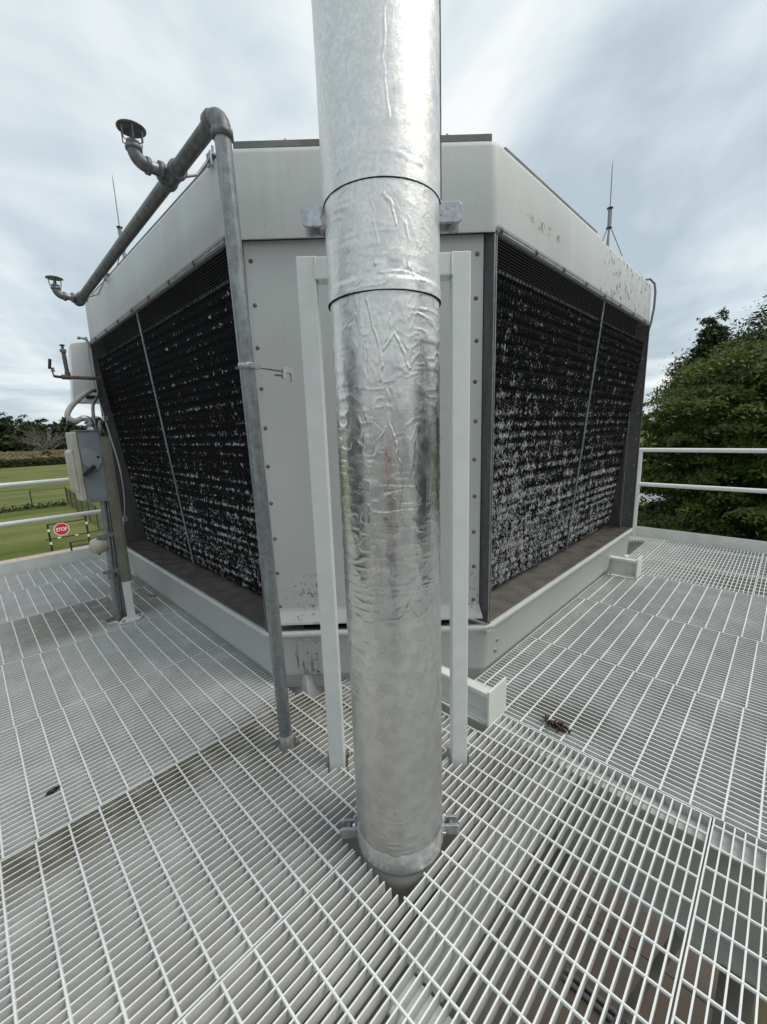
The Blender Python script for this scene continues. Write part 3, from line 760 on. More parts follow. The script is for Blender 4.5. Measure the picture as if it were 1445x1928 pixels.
cr_mid = [([(-.03, 2.05), (-.02, 1.99), (-.015, 1.95), (-.025, 1.90)], .0035, .004), ([(.0, 2.06), (.025, 2.03), (.035, 1.99)], .004, .003), ([(.06, 2.0), (.062, 1.93), (.06, 1.88)], .003, .0022),
          ([(-.08, 1.86), (-.02, 1.883), (.05, 1.88), (.11, 1.873)], .0045, .0026)]
def lapm(U, Z): return .0028*np.clip((1.878 - Z)/.01, 0, 1)
jacket(1.842, 2.104, POLE_R + .0032, 47, creases=cr_mid, lap=lapm)
cr_up = [([(-.12, 2.125), (-.05, 2.142), (.0, 2.147), (.06, 2.14), (.11, 2.13)], .005, .003), ([(.02, 2.20), (.01, 2.32), (.02, 2.45)], .004, .002)]
jacket(2.092, 2.9, POLE_R + .0062, 83, creases=cr_up, dz=.006, detail=.6)
jacket(2.9, 6.0, POLE_R + .0062, 84, coarse=True)
# dark insulation showing in the lap joints and the closed core
MB().lathe((*POLE, 0), [(POLE_R-.006, .02), (POLE_R-.006, 6.0)], 48).build('insulation', BLACK, FOILP)
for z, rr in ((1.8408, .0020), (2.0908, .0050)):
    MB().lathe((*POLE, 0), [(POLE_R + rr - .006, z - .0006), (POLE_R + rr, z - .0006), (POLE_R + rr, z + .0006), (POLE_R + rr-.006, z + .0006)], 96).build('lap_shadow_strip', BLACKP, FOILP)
# long lap seam on the right of the upper jacket
def pj(ang, r, z): return (POLE[0] + r*(-math.cos(ang)*s2 + math.sin(ang)*s2), POLE[1] + r*(-math.cos(ang)*s2 - math.sin(ang)*s2), z)
pts = [pj(1.36 + .02*math.sin(z*9) + .012*math.sin(z*31), POLE_R + .0078, z) for z in np.linspace(2.10, 2.9, 40)]
MB().tube(pts, .0016, 6).build('seam_edge', BLACKP, FOILP)
# taped collar at the floor and steel pipe below it
MB().lathe((*POLE, 0), [(POLE_R + .0005, .088), (POLE_R + .003, .075), (POLE_R + .004, .045), (POLE_R + .005, .015), (POLE_R + .001, .0), (POLE_R - .01, -.006)], 64, caps=False).build('taped_collar', TAPE, FOILP)
MB().lathe((*POLE, 0), [(POLE_R - .008, -1.6), (POLE_R - .008, -.075), (POLE_R - .005, -.073), (POLE_R - .005, -.03), (POLE_R-.007, .0)], 48, caps=False).build('steel_sleeve', STEEL, FOILP)
# clamp ears, two plates on each side, at the joint and at the floor
V_ = Vector((s2, s2, 0)); H_ = Vector((s2, -s2, 0))
for z0, hh in ((2.062, .026), (.035, .020)):
    for sgn in (-1, 1):
        for k, off in enumerate((-.024, .012)):
            zoff = z0 + (.010 if k == 0 else 0) if z0 > 1 else z0
            c = Vector((*POLE, zoff)) + H_*sgn*(POLE_R + .024) + V_*off
            poly = []
            for (a, b) in ((-.04, -1), (.030, -1), (.038, -.72), (.040, 0), (.038, .72), (.030, 1), (-.04, 1)): poly.append(c + H_*sgn*a + Vector((0,0,hh*b)))
            if sgn < 0: poly = poly[::-1]
            ear = MB().prism(poly, V_*-.0055, V_*.0055).build('clamp_ear', EAR, FOILP, .0015)
        cb = Vector((*POLE, z0)) + H_*sgn*(POLE_R + .034)
        MB().tube([cb - V_*.02, cb + V_*.008], .008, 8).build('clamp_bolt', BOLT, FOILP)
        # torn sealant around the ears
        mm = MB(); cc = Vector((*POLE, z0)) + H_*sgn*(POLE_R + .003)
        for k in range(7):
            mm.tube([cc + Vector((0,0,random.uniform(-.03,.03))) + V_*random.uniform(-.03,.02), cc + H_*sgn*random.uniform(.002,.012) + Vector((0,0,random.uniform(-.03,.035))) + V_*random.uniform(-.03,.02)], .006, 5)
        mm.build('sealant', TAPE if z0 < 1 else GREYPL, FOILP)

# ------------------------------------------------------------------ white frame behind the pipe
t = thing('support_frame', 'white square-tube frame with two posts standing behind the foil pipe', 'frame', (1.2, 1.15, 0))
def sq_post(x, y, z0, z1, h): return MB().obox((x, y, (z0+z1)/2), H_*h, V_*h, (0,0,(z1-z0)/2))
for (x, y) in (PL, PR): sq_post(x, y, -.06, 2.112, .034).build('post', POSTW, t, .004)
a, b = Vector((*PL, 2.072)), Vector((*PR, 2.072)); ax = (b - a).normalized(); h2 = (b-a).length/2 - .036
MB().obox((a+b)/2, ax*h2, V_*.033, (0,0,.038)).build('crossbar', POSTW, t, .004)
for p, sg in ((a, 1), (b, -1)):
    q = p + ax*.035*sg - V_*.034
    mm = MB(); mm.tube([q + Vector((0,0,-.038 + k*.0076)) + V_*random.uniform(-.001,.001) for k in range(11)], [.0035 + .0012*(k % 2) for k in range(11)], 6)
    mm.build('weld_bead', POSTW, t)

# ------------------------------------------------------------------ galvanised riser, header and vents
VP = thing('vent_pipe', 'grey galvanised riser and header pipe along the casing with two capped vents', 'pipe', (RIS[0], RIS[1], 0))
TOPX, TOPY, TOPZ = .872, 1.64, 2.655
MB().tube([(RIS[0], RIS[1], .045), (TOPX, TOPY, TOPZ-.05)], .0305, 16).build('riser', GALV, VP)
MB().lathe((RIS[0], RIS[1], -.05), [(.0325, 0), (.0325, .085), (.031, .10)], 16).build('coated_foot', TAPE, VP)
def elbow(p, a, b, R, r, n=7):
    a, b = Vector(a).normalized(), Vector(b).normalized(); p = Vector(p); pts = []
    for k in range(n):
        q = k/(n-1)*PI/2; pts.append(p + a*R*(1-math.sin(q)) + b*R*(1-math.cos(q)))
    return pts
el = elbow((TOPX, TOPY, TOPZ), (0,0,-1), (0,1,0), .062, .04)
m = MB().tube([Vector((TOPX, TOPY, TOPZ-.075))] + el + [Vector((TOPX, TOPY+.075, TOPZ))], .0345, 16)
for c, d in (((TOPX, TOPY, TOPZ-.085), (0,0,1)), ((TOPX, TOPY+.085, TOPZ), (0,-1,0))): m.lathe(c, [(.034, 0), (.0395, .002), (.0395, .026), (.034, .030)], 16, d)
m.build('elbow', GALVD, VP)
ZH = lambda y: TOPZ - (y - TOPY)*.026
MB().tube([(TOPX, TOPY+.06, ZH(TOPY+.06)), (TOPX, 4.20, ZH(4.20))], .0295, 16).build('header_pipe', GALVD, VP)
for yv, k in ((2.125, 1.0), (4.16, 1.0)):
    z = ZH(yv); x = TOPX
    tee = MB().tube([(x, yv-.065, z), (x, yv+.065, z)], .0350, 16)
    for yy in (yv-.068, yv+.043): tee.lathe((x, yy, z), [(.0345, 0), (.0400, .002), (.0400, .023), (.0345, .025)], 16, (0,1,0))
    tee.tube([(x, yv, z), (x-.058, yv, z)], .031, 16); tee.lathe((x-.062, yv, z), [(.031,0),(.0365,.002),(.0365,.02),(.031,.022)], 16, (1,0,0))
    tee.build('tee', GALVD, VP)
    MB().tube([(x-.055, yv, z), (x-.13, yv, z)], .024, 14).build('nipple', GALV, VP)
    xe = x - .150
    m = MB().tube([Vector((xe+.048, yv, z))] + elbow((xe, yv, z), (1,0,0), (0,0,1), .042, .03) + [Vector((xe, yv, z+.05))], .0275, 14)
    m.lathe((xe, yv, z+.038), [(.028,0),(.033,.002),(.033,.018),(.028,.02)], 14); m.lathe((xe+.038, yv, z), [(.028,0),(.033,.002),(.033,.018),(.028,.02)], 14, (1,0,0))
    m.build('vent_elbow', GALVD, VP)
    cap = MB().lathe((xe, yv, z+.058), [(.020,0),(.026,.004),(.026,.014),(.012,.02),(.008,.045),(.008,.066)], 14).build('vent_valve', GALVD, VP)
    MB().lathe((xe, yv, z+.118), [(.051, -.003), (.0555, -.002), (.056, .001), (.042, .007), (.02, .010), (.001, .011)], 28).build('cap_disc', GALVD, cap)
    for j in range(6):
        a = j*PI/3 + .3; ca, sa = math.cos(a), math.sin(a)
        MB().tube([(xe+ca*.043, yv+sa*.043, z+.117), (xe+ca*.041, yv+sa*.041, z+.068), (xe+ca*.022, yv+sa*.022, z+.063)], .0024, 6).build('cage_wire', GALV, cap)
    # bracket to the casing
    yb = yv + (.075 if yv < 3 else .09)
    br = MB().lathe((x, yb-.012, z), [(.030,0),(.0335,0),(.0335,.024),(.030,.024)], 18, (0,1,0))
    br.tube([(x+.03, yb, z+.03), (1.02, yb, z+.085), (1.10, yb, 2.838)], .0065, 8)
    br.box(1.085, 1.13, yb-.022, yb+.022, 2.838, 2.848).box(1.085, 1.092, yb-.022, yb+.022, 2.79, 2.838)
    br.tube([(1.105, yb-.012, 2.85), (1.105, yb-.012, 2.878)], .006, 6).tube([(1.105, yb+.014, 2.85), (1.105, yb+.014, 2.87)], .006, 6)
    br.obox((x+.036, yb, z+.036), (.012,0,.006), (0,.016,0), (-.004,0,.008))
    br.build('pipe_bracket', GALV, VP)
# strut clamp with beam clamp left hanging on the riser
zc = 1.766; q = (zc - .045)/(TOPZ - .095); px, py = RIS[0] + (TOPX-RIS[0])*q, RIS[1] + (TOPY-RIS[1])*q
cl = MB().lathe((px, py, zc-.011), [(.031,0),(.0345,0),(.0345,.022),(.031,.022)], 20).build('pipe_clamp', EAR, VP)
MB().box(px+.033, px+.055, py-.011, py+.011, zc-.009, zc+.009).box(px-.01, px+.01, py-.045, py-.033, zc-.010, zc+.008).build('clamp_lug', EAR, cl)
MB().tube([(px+.05, py, zc), (px+.165, py, zc-.006)], .0048, 8).build('threaded_rod', GALVD, cl)
jx, jz = px + .165, zc - .004
jaw = [(0, -.012), (.0, .010), (.010, .013), (.018, .012), (.020, .015), (.054, .012), (.057, .004), (.055, -.022), (.046, -.045), (.041, -.047), (.040, -.040), (.043, -.022), (.040, -.010), (.017, -.008), (.013, -.028), (.006, -.034), (-.001, -.032), (-.003, -.026)]
MB().prism([(jx + a, py, jz + b) for a, b in jaw], (0, -.008, 0), (0, .008, 0)).build('beam_clamp', GREYPL, cl, .001)
MB().tube([(jx - .038, py, jz - .021), (jx + .004, py, jz - .021)], .0045, 8).build('rusty_screw', RUST, cl)

# ------------------------------------------------------------------ lightning rods on the fan deck
def lrod(x, y, lab, h, lx=0, ly=0):
    t = thing('lightning_rod', lab, 'lightning rod', (x, y, 2.84), 'lightning rods on the cooling tower')
    z0 = 2.84; z1 = z0 + h*.33; z2 = z0 + h*.53; z3 = z0 + h
    P = lambda z: (x + lx*(z-z0), y + ly*(z-z0), z)
    MB().tube([P(z0), P(z2)], .0085, 8).build('mast', GALV, t)
    MB().tube([P(z2), P(z0 + h*.93), P(z3)], [.0045, .0038, .0006], 8).build('spike', GALV, t)
    for z in (z1, z2): 
        c = P(z); MB().lathe((c[0], c[1], c[2]-.006), [(.020, 0), (.024, .003), (.024, .009), (.006, .013)], 14).build('collar', BLACKP, t)
    for k in range(3):
        a = k*2*PI/3 + .5; ca, sa = math.cos(a), math.sin(a); q = P(z1); q2 = P(z2)
        MB().tube([(x+ca*.115, y+sa*.115, z0), (q[0]+ca*.014, q[1]+sa*.014, z1), (q2[0]+ca*.014, q2[1]+sa*.014, z2)], .0042, 6).build('leg', GALV, t)
    MB().lathe((x, y, z0), [(.03,0),(.03,.006),(.012,.012)], 12).build('foot', GALV, t)
lrod(4.09, 1.30, 'thin lightning rod on a tripod above the right louvre face', .73, -.03, 0)
lrod(1.30, 4.42, 'thin lightning rod on a tripod behind the header pipe on the left', .88, -.0, .0)

# ------------------------------------------------------------------ switch post, disconnect, conduits
SY = 3.84
t = thing('strut_post', 'grey-brown steel strut with white painted foot beside the left louvre face', 'post', (.80, SY, 0))
pl = MB().prism([(.69, SY-.06, 0), (.84, SY-.09, 0), (.91, SY+.02, 0), (.76, SY+.06, 0)], (0,0,.001), (0,0,.009)).build('base_plate', WHITE, t)
for px, py in ((.73, SY-.05), (.86, SY-.02)): MB().lathe((px, py, .009), [(.012,0),(.012,.012),(.001,.016)], 6).build('anchor_bolt', BOLT, pl)
def channel(x0, x1, y0, y1, z0, z1, th=.004):
    m = MB(); m.box(x0, x1, y0, y0+th, z0, z1); m.box(x0, x0+th, y0+th, y1, z0, z1); m.box(x1-th, x1, y0+th, y1, z0, z1); return m
channel(.775, .828, SY-.02, SY+.022, .010, .33).build('painted_foot', WHITE, t)
channel(.776, .827, SY-.019, SY+.021, .33, 1.515).build('strut', STRUT, t)
channel(.829, .846, SY-.012, SY+.022, .33, 1.515).build('strut', STRUT, t)
for z in (.42, .72):
    MB().box(.66, .85, SY+.025, SY+.055, z, z+.028).build('cross_strut', GALV, t)
for k, (x, y, top) in enumerate(((.722, 3.945, 1.01), (.775, 3.965, 1.01))):
    t = thing('steel_conduit', ('front' if k == 0 else 'rear') + ' grey conduit rising from the stained grating into the switch box', 'conduit', (x, y, 0), 'conduits below the switch box')
    MB().tube([(x, y, -.4), (x + .004, y - .03, .25), (x + .028, y - .045, top)], .0245 if k == 0 else .0215, 14).build('pipe', GALVD if k else GALV, t)
    MB().lathe((x+.004, y-.03, .36), [(.029,0),(.031,.003),(.031,.04),(.029,.043)], 14).build('coupling', GALV, t)
    MB().lathe((x+.004, y-.03, .40), [(.036,0),(.036,.022)], 8).build('strut_clamp', BOLT, t)
t = thing('disconnect_switch', 'blue-grey disconnect switch box with black handle beside the left louvre face', 'switch box', (.70, 3.92, 1.0))
x0, x1, y0, y1, z0, z1 = .640, .782, 3.83, 4.03, 1.015, 1.562
MB().box(x0, x1, y0, y1, z0, z1).build('enclosure', GREYBOX, t, .006)
MB().box(.598, .638, y0-.004, y1+.004, 1.035, 1.555).build('door', CREAM, t, .008)
MB().prism([(.597, y0-.002, 1.10), (.597, y0-.002, 1.43), (.572, y0+.01, 1.405), (.572, y0+.01, 1.125)], (0,0,0), (0,.19,0)).build('door_bulge', CREAM, t, .006)
MB().box(x0-.006, x1+.006, y0-.012, y1+.006, z1, z1+.006).build('rain_hood', GREYBOX, t)
pts = [(.645,1.405),(.655,1.425),(.685,1.43),(.745,1.395),(.770,1.365),(.768,1.33),(.735,1.265),(.720,1.262),(.668,1.285),(.648,1.32)]
hp = MB().prism([(a, y0-.003, b) for a, b in pts], (0,0,0), (0,-.016,0)).build('handle_plate', GREYB2, t, .003)
MB().lathe((.746, y0-.018, 1.362), [(.011,0),(.011,.003)], 12, (0,-1,0)).build('knob_hole', BLACKP, hp)
MB().prism([(.688,y0-.018,1.30),(.715,y0-.018,1.305),(.708,y0-.018,1.29)], (0,0,0), (0,-.004,0)).build('indicator', BLACKP, hp)
MB().obox((.672, y0-.035, 1.262), Vector((.040, 0, .034)), Vector((-.009, 0, .011)), (0,.014,0)).build('handle', BLACKP, hp, .003)
MB().obox((.676, y0-.030, 1.248), Vector((.026, 0, .023)), Vector((-.003, 0, .0035)), (0,.010,0)).build('handle_grip_edge', GREYPL, hp)
MB().lathe((.748, y0-.001, 1.055), [(.020,0),(.020,.002),(.017,.002),(.017,.0035)], 18, (0,-1,0)).build('knockout', GREYBOX, t)
MB().obox((.711, y0-.0015, 1.29), (.058,0,0), (0,.001,0), (0,0,.255)).build('side_panel', GREYBOX, t)
for zz_ in (1.04, 1.055): MB().lathe((.655, y0-.001, zz_), [(.003,0),(.003,.002)], 8, (0,-1,0)).build('rivet', BLACKP, t)
# flexible conduit looping out of the top
t = thing('flexible_conduit', 'grey flexible conduit looping from switch box top to the tower', 'conduit', (.755, 3.93, 1.565))
MB().lathe((.757, 3.93, 1.566), [(.030,0),(.030,.012),(.024,.014),(.024,.038),(.030,.04),(.030,.05)], 12).build('hub', EAR, t)
MB().tube([(.757,3.93,1.61),(.754,3.93,1.640),(.742,3.93,1.655),(.72,3.93,1.658),(.70,3.93,1.655)], .022, 12).build('elbow_fitting', EAR, t)
def spline(P, n=8):
    P = [Vector(p) for p in P]; out = []
    for i in range(len(P)-1):
        p0, p1, p2, p3 = P[max(i-1,0)], P[i], P[i+1], P[min(i+2, len(P)-1)]
        for k in range(n):
            q = k/n; out.append(.5*((2*p1) + (p2-p0)*q + (2*p0-5*p1+4*p2-p3)*q*q + (3*p1-p0-3*p2+p3)*q**3))
    return out + [P[-1]]
MB().tube(spline([(.70,3.93,1.655),(.66,3.93,1.640),(.622,3.94,1.665),(.635,3.96,1.715),(.70,4.05,1.785),(.80,4.2,1.86),(.93,4.6,1.93),(1.04,5.0,1.97)]), .019, 12).build('hose', GREYPL, t)
MB().tube(spline([(.80,4.0,1.53),(.806,4.05,1.66),(.845,4.2,1.77),(.93,4.5,1.84),(1.06,5.0,1.92)]), .0125, 10).build('small_hose', GALVD, t)
MB().tube(spline([(.80,3.92,1.50),(.82,3.95,1.60),(.86,4.1,1.63),(.90,4.2,1.56)]), .015, 10).build('short_loop', GALVD, t)
# weatherproof horn low on the conduit
t = thing('warning_horn', 'beige weatherproof horn mounted low on the switch conduit', 'horn', (.70, 3.92, .60))
MB().lathe((.66, 3.91, .655), [(.03,-.055),(.052,-.05),(.062,-.03),(.066,.0),(.055,.035),(.02,.052),(.001,.054)], 20, (-1,-.12,.05)).build('horn_body', CREAM, t)
MB().lathe((.705, 3.915, .655), [(.05,-.02),(.056,-.018),(.056,.012),(.05,.016)], 20, (-1,-.12,.05)).build('horn_band', GREYPL, t)
MB().box(.70, .745, 3.88, 3.95, .615, .695).build('junction_box', GREYPL, t, .004)
MB().lathe((.665, 3.905, .58), [(.008,0),(.008,.02)], 8).build('drain_plug', BLACKP, t)
# white cabinet at the rear-left chamfer
t = thing('control_cabinet', 'plain white cabinet on the far left corner of the tower', 'cabinet', (1.10, 5.5, 1.88))
MB().prism([(.905, 5.32, 1.885), (1.16, 5.32, 1.885), (1.16, 5.32, 2.50), (.965, 5.32, 2.455)], (0,0,0), (.03,.30,0)).build('cabinet_body', WHITE, t, .004)
MB().box(1.02, 1.12, 5.30, 5.318, 1.915, 1.95).build('cable_slot', BLACKP, t)
MB().lathe((.92, 5.315, 1.90), [(.009,0),(.009,.008)], 8, (0,-1,0)).build('cabinet_latch', BOLT, t)
# valve branch sticking out near the cabinet
t = thing('valve_branch', 'rusty brown valve branch with upright stem and lever at the far left', 'valve', (1.05, 5.0, 2.07)); IRON = simple('rusty_iron', (.13,.11,.09), (.20,.17,.14), 20, .7, .3)
MB().tube([(1.10,5.0,2.088),(.83,5.0,2.085)], .017, 12).build('branch_pipe', IRON, t)
MB().lathe((.83, 5.0, 2.085), [(.023,-.035),(.023,.035)], 12, (1,0,0)).build('tee', IRON, t)
MB().tube([(.845,5.0,2.085),(.84,5.0,2.33)], .0175, 12).lathe((.845,5.0,2.10), [(.023,0),(.023,.03)], 12).lathe((.84,5.0,2.31), [(.025,0),(.025,.025),(.012,.03),(.01,.06)], 12).build('upright_pipe', IRON, t)
MB().lathe((.84,5.0,2.372), [(.008,-.01),(.022,-.004),(.022,.004),(.008,.008)], 10).build('hand_wheel', BLACKP, t)
MB().tube([(.80,5.0,2.083),(.76,5.0,2.085),(.735,5.0,2.09)], .013, 10).build('ball_valve', BLACKP, t)
lv = MB().tube([(.735,5.0,2.09),(.732,5.0,2.14),(.738,5.0,2.165)], .006, 8).build('lever', IRON, t)
MB().obox((.722,5.0,2.195), (.012,0,-.002), (0,.004,0), (.008,0,.045)).build('lever_sleeve', BLACKP, lv, .002)
MB().obox((.737,5.0,2.145), (.014,0,.0), (0,.002,0), (0,0,.02)).build('tag_plate', EAR, lv)
# small spigot high at the rear end of the left casing
t = thing('hose_spigot', 'small pale spigot at the far left end of the casing', 'spigot', (1.06, 5.16, 2.42))
MB().tube([(1.095,5.165,2.40),(1.07,5.165,2.50)], .012, 10).tube([(1.075,5.165,2.475),(1.035,5.165,2.49),(1.01,5.165,2.483)], .010, 10).build('spigot_body', EAR, t)
MB().lathe((1.012,5.165,2.487), [(.006,-.012),(.016,-.008),(.016,.008),(.006,.012)], 10, (1,0,0)).build('spigot_cap', EAR, t)
# loose cable hanging down the edge of the louvre and over the floor
t = thing('hanging_cable', 'thin grey cable hanging along the far edge of the left louvre to the floor', 'cable', (1.08, 5.1, 0))
MB().tube(spline([(1.085,5.16,2.46),(1.07,5.15,2.22),(1.07,5.08,1.98),(1.07,4.92,1.71),(1.07,4.78,1.48),(1.07,4.64,1.22),(1.07,4.63,.96),(1.07,4.75,.71),(1.06,4.93,.50),(1.055,4.98,.34)]), .0075, 8).build('upper_run', GREYPL, t)
MB().tube(spline([(1.05,4.98,.33),(1.06,4.92,.16),(1.05,4.65,.05),(1.06,4.35,.012),(1.10,4.2,.011)]), .009, 8).build('floor_run', GALVD, t)
for y, z in ((4.90, 1.70), (4.76, .70)): MB().box(1.055, 1.09, y-.03, y+.03, z-.025, z+.02).build('cable_clip', EAR, t)

# ------------------------------------------------------------------ litter on the floor
lm = simple('wet_dead_leaf', (.035, .02, .016), (.075, .042, .03), 60, .45)
m = MB()
for k in range(34):
    a = random.uniform(0, 2*PI); r = random.uniform(0, .05); c = Vector((1.875 + r*math.cos(a)*.8, .70 + r*math.sin(a)*1.5, .004 + random.uniform(0, .018)))
    u = Vector((random.gauss(0,1), random.gauss(0,1), random.gauss(0,.4))).normalized()*random.uniform(.012,.024); w = u.cross(Vector((random.gauss(0,.5),random.gauss(0,.5),1))).normalized()*random.uniform(.009,.017)
    m.add([c-u, c-w+Vector((0,0,.005)), c+u, c+w+Vector((0,0,.006)), c+Vector((0,0,.012))], [(0,1,4),(1,2,4),(2,3,4),(3,0,4),(0,3,2,1)], True)
tag(m.build('dead_leaf_clump', lm, org=(1.875, .70, 0)), 'dark brown clump of curled dead leaves near the beam stub', 'leaves')
m = MB(); c = Vector((.05, 2.13, .003)); u = Vector((.028,.005,.002)); w = Vector((-.004,.012,.004))
m.add([c-u, c-u*.2-w, c+u*.5-w*.8, c+u*1.1, c+u*.4+w*.9, c-u*.4+w*.8, c+Vector((0,0,.004))], [(0,1,6),(1,2,6),(2,3,6),(3,4,6),(4,5,6),(5,0,6),(0,5,4,3,2,1)], True)
tag(m.build('fallen_leaf', BLACKP, org=(.05, 2.13, 0)), 'single small black leaf on the left grating', 'leaf')

# ================================================================== BACKGROUND
def leafcloud(lobes, n, size, flat=.35, seed=1, shell=.55, droop=0.0, per=42, spread=.62):
    """n leaf quads spread in ellipsoid lobes (cx,cy,cz,rx,ry,rz), denser at the surface, in sprays"""
    r = np.random.default_rng(seed); lobes = np.array(lobes, float); wt = (lobes[:,3]*lobes[:,4] + lobes[:,5]*lobes[:,4]); wt /= wt.sum()
    nsp = max(8, n // per); li = r.choice(len(lobes), nsp, p=wt)
    d = r.normal(size=(nsp, 3)); d /= np.linalg.norm(d, axis=1)[:, None]
    q = (shell + (1-shell)*r.random(nsp)**.6); q = np.where(r.random(nsp) < .18, r.random(nsp), q)
    c = lobes[li, :3] + d*lobes[li, 3:]*q[:, None]
    out = d*np.array([1,1,.5]); 
    k = np.repeat(np.arange(nsp), per); m = len(k)
    sp = lobes[li, 3:].mean(1)*.30
    off = r.normal(size=(m, 3))*np.array([1, 1, flat])*sp[k][:, None]*spread
    off[:, 2] -= droop*(off[:, 0]**2 + off[:, 1]**2)/np.maximum(sp[k], .05)
    P = c[k] + off
    nrm = out[k]*.6 + np.array([0,0,.7]) + r.normal(size=(m,3))*.55; nrm /= np.linalg.norm(nrm, axis=1)[:, None]
    tn = np.cross(nrm, r.normal(size=(m,3))); tn /= np.linalg.norm(tn, axis=1)[:, None]; bt = np.cross(nrm, tn)
    s = size*(.6 + .8*r.random(m))[:, None]
    V = np.stack([P - tn*s, P - bt*s*.45 + nrm*s*.12, P + tn*s, P + bt*s*.45 + nrm*s*.12], 1).reshape(-1, 3)
    return V, np.arange(m*4).reshape(-1, 4)
def tree(name, label, base, h, lobes, n, size, mat, group=None, trunk_r=.2, seed=1, flat=.35, droop=0.0, shell=.55, limbs=9, per=42, spread=.62):
    t = thing(name, label, 'tree', base, group); b = Vector(base)
    V, Fq = leafcloud(lobes, n, size, flat, seed, shell, droop, per, spread)
    link('crown', arr_mesh('crown', V, Fq, mat), t)
    r = random.Random(seed); m = MB()
    top = Vector((0, 0, h*.8)); pts = [Vector((0,0,0)), Vector((r.uniform(-.1,.1)*h*.1, r.uniform(-.1,.1)*h*.1, h*.25)), Vector((r.uniform(-.3,.3)*h*.1, r.uniform(-.3,.3)*h*.1, h*.5)), top]
    m.tube([b + p for p in pts], [trunk_r, trunk_r*.75, trunk_r*.5, trunk_r*.12], 9); m.build('trunk', BARK, t)
    m = MB()
    for k in range(limbs):
        lb = r.choice(lobes); s = b + pts[1].lerp(pts[2], r.random()); e_ = b + Vector(lb[:3]) + Vector((r.uniform(-.6,.6)*lb[3], r.uniform(-.6,.6)*lb[4], r.uniform(-.4,.5)*lb[5]))
        mid = s.lerp(e_, .5) + Vector((0,0,.06*h)); m.tube([s, mid, e_], [trunk_r*.36, trunk_r*.22, trunk_r*.05], 6)
    m.build('limbs', BARK, t)
    return t
LF_NEAR = leaf_mat('leaf_olive_green', (.088, .122, .022), (.145, .172, .038), (.050, .074, .015))
LF_DARK = leaf_mat('leaf_dark_green', (.034, .052, .016), (.062, .082, .024), (.026, .040, .014))
LF_FAR = leaf_mat('leaf_far_green', (.036, .056, .022), (.060, .085, .030), (.026, .042, .020))
GRP = 'big trees beyond the right railing'
def rl(*L): return [tuple(cf(a, b)[:2]) + (c, d, e_, f_) for a, b, c, d, e_, f_ in L]
# main tree: layered drooping sprays, centre about 14 m right / 15 m ahead
bx = cf(14.3, 15.3, GZ)
lob = rl((3.2, .3, 7.8, 2.4, 2.6, 1.3), (-.6, 0, 6.6, 3.0, 3.0, 1.5), (1.6, -.5, 7.2, 3.0, 3.0, 1.5), (-3.0, -.3, 5.3, 1.9, 2.2, 1.1), (-2.6, .5, 3.5, 2.2, 2.4, 1.2), (-3.5, .2, 3.9, 1.5, 1.8, .8), (.3, -1.5, 4.6, 2.8, 2.2, 1.5), (2.6, -.8, 4.5, 2.6, 2.6, 1.7),
         (-1.4, -.8, 2.0, 2.4, 2.2, 1.2), (1.6, -1.4, 2.1, 2.6, 2.2, 1.3), (-2.9, .4, 1.5, 1.7, 1.8, 1.0), (3.6, -.4, 2.4, 2.0, 2.2, 1.4), (0.2, .8, 3.4, 3.0, 2.0, 2.0))
tree('broadleaf_tree', 'nearest olive green tree with layered drooping leaves beyond the right railing', bx, 8.0, lob, 110000, .080, LF_NEAR, GRP, .24, 3, .20, .35, .55, 16, 150, .50)
bx = cf(19.8, 20.5, GZ)
lob = rl((0, 0, 9.0, 2.6, 2.6, 2.0), (-1.6, -.3, 7.6, 2.0, 2.2, 1.6), (1.8, .4, 7.6, 3.0, 2.6, 2.4), (-.6, 0, 5.4, 3.0, 2.6, 2.2), (2.4, -.4, 4.6, 3.0, 2.8, 2.4), (-.2, 0, 2.6, 3.2, 2.8, 1.8))
tree('broadleaf_tree', 'tall dark tree rising behind the olive tree at the right edge', bx, 11, lob, 90000, .095, LF_DARK, GRP, .28, 8, .5, 0, .5, 10, 80, .55)
bx = cf(17.0, 22.2, GZ)
lob = rl((0, 0, 9.6, .55, .5, 1.1), (-.1, 0, 8.9, .9, .8, 1.1), (.1, 0, 8.2, 1.2, 1.0, 1.2), (-.4, 0, 7.6, 1.6, 1.4, 1.2), (-.3, 0, 6.3, 1.9, 1.7, 1.4), (0, 0, 4.2, 2.2, 2.0, 1.8), (0, 0, 2.2, 2.2, 2.0, 1.4))
tree('broadleaf_tree', 'pointed dark tree top behind the left shoulder of the olive tree', bx, 10, lob, 50000, .085, LF_DARK, GRP, .2, 15, .6, 0, .3, 9, 60, .55)
bx = cf(22, 12, GZ)
lob = rl((0, 0, 6.5, 3.6, 3.4, 2.2), (-1, .6, 4.2, 3.4, 3.2, 2.0), (1, 0, 2.2, 3.6, 3.2, 1.6))
tree('broadleaf_tree', 'olive green tree right of the drooping one, cut by the frame edge', bx, 8.6, lob, 26000, .13, LF_NEAR, GRP, .25, 23, .3, .15)
# low shrubs under the right trees
shr = []
r_ = random.Random(4)
V0, F0 = [], []
for k in range(18):
    a = r_.uniform(.60, 1.05); fwd = r_.uniform(12, 30); p = cf(a*fwd, fwd, GZ); s = r_.uniform(.7, 1.3)
    V, Fq = leafcloud([(p.x, p.y, GZ + .5*s, 1.3*s, 1.3*s, .7*s)], 900, .11, .5, 100+k); F0.append(Fq + sum(len(v) for v in V0)); V0.append(V)
tag(link('undergrowth', arr_mesh('undergrowth', np.concatenate(V0), np.concatenate(F0), LF_DARK)), 'dark low undergrowth under the right trees', kind='stuff')
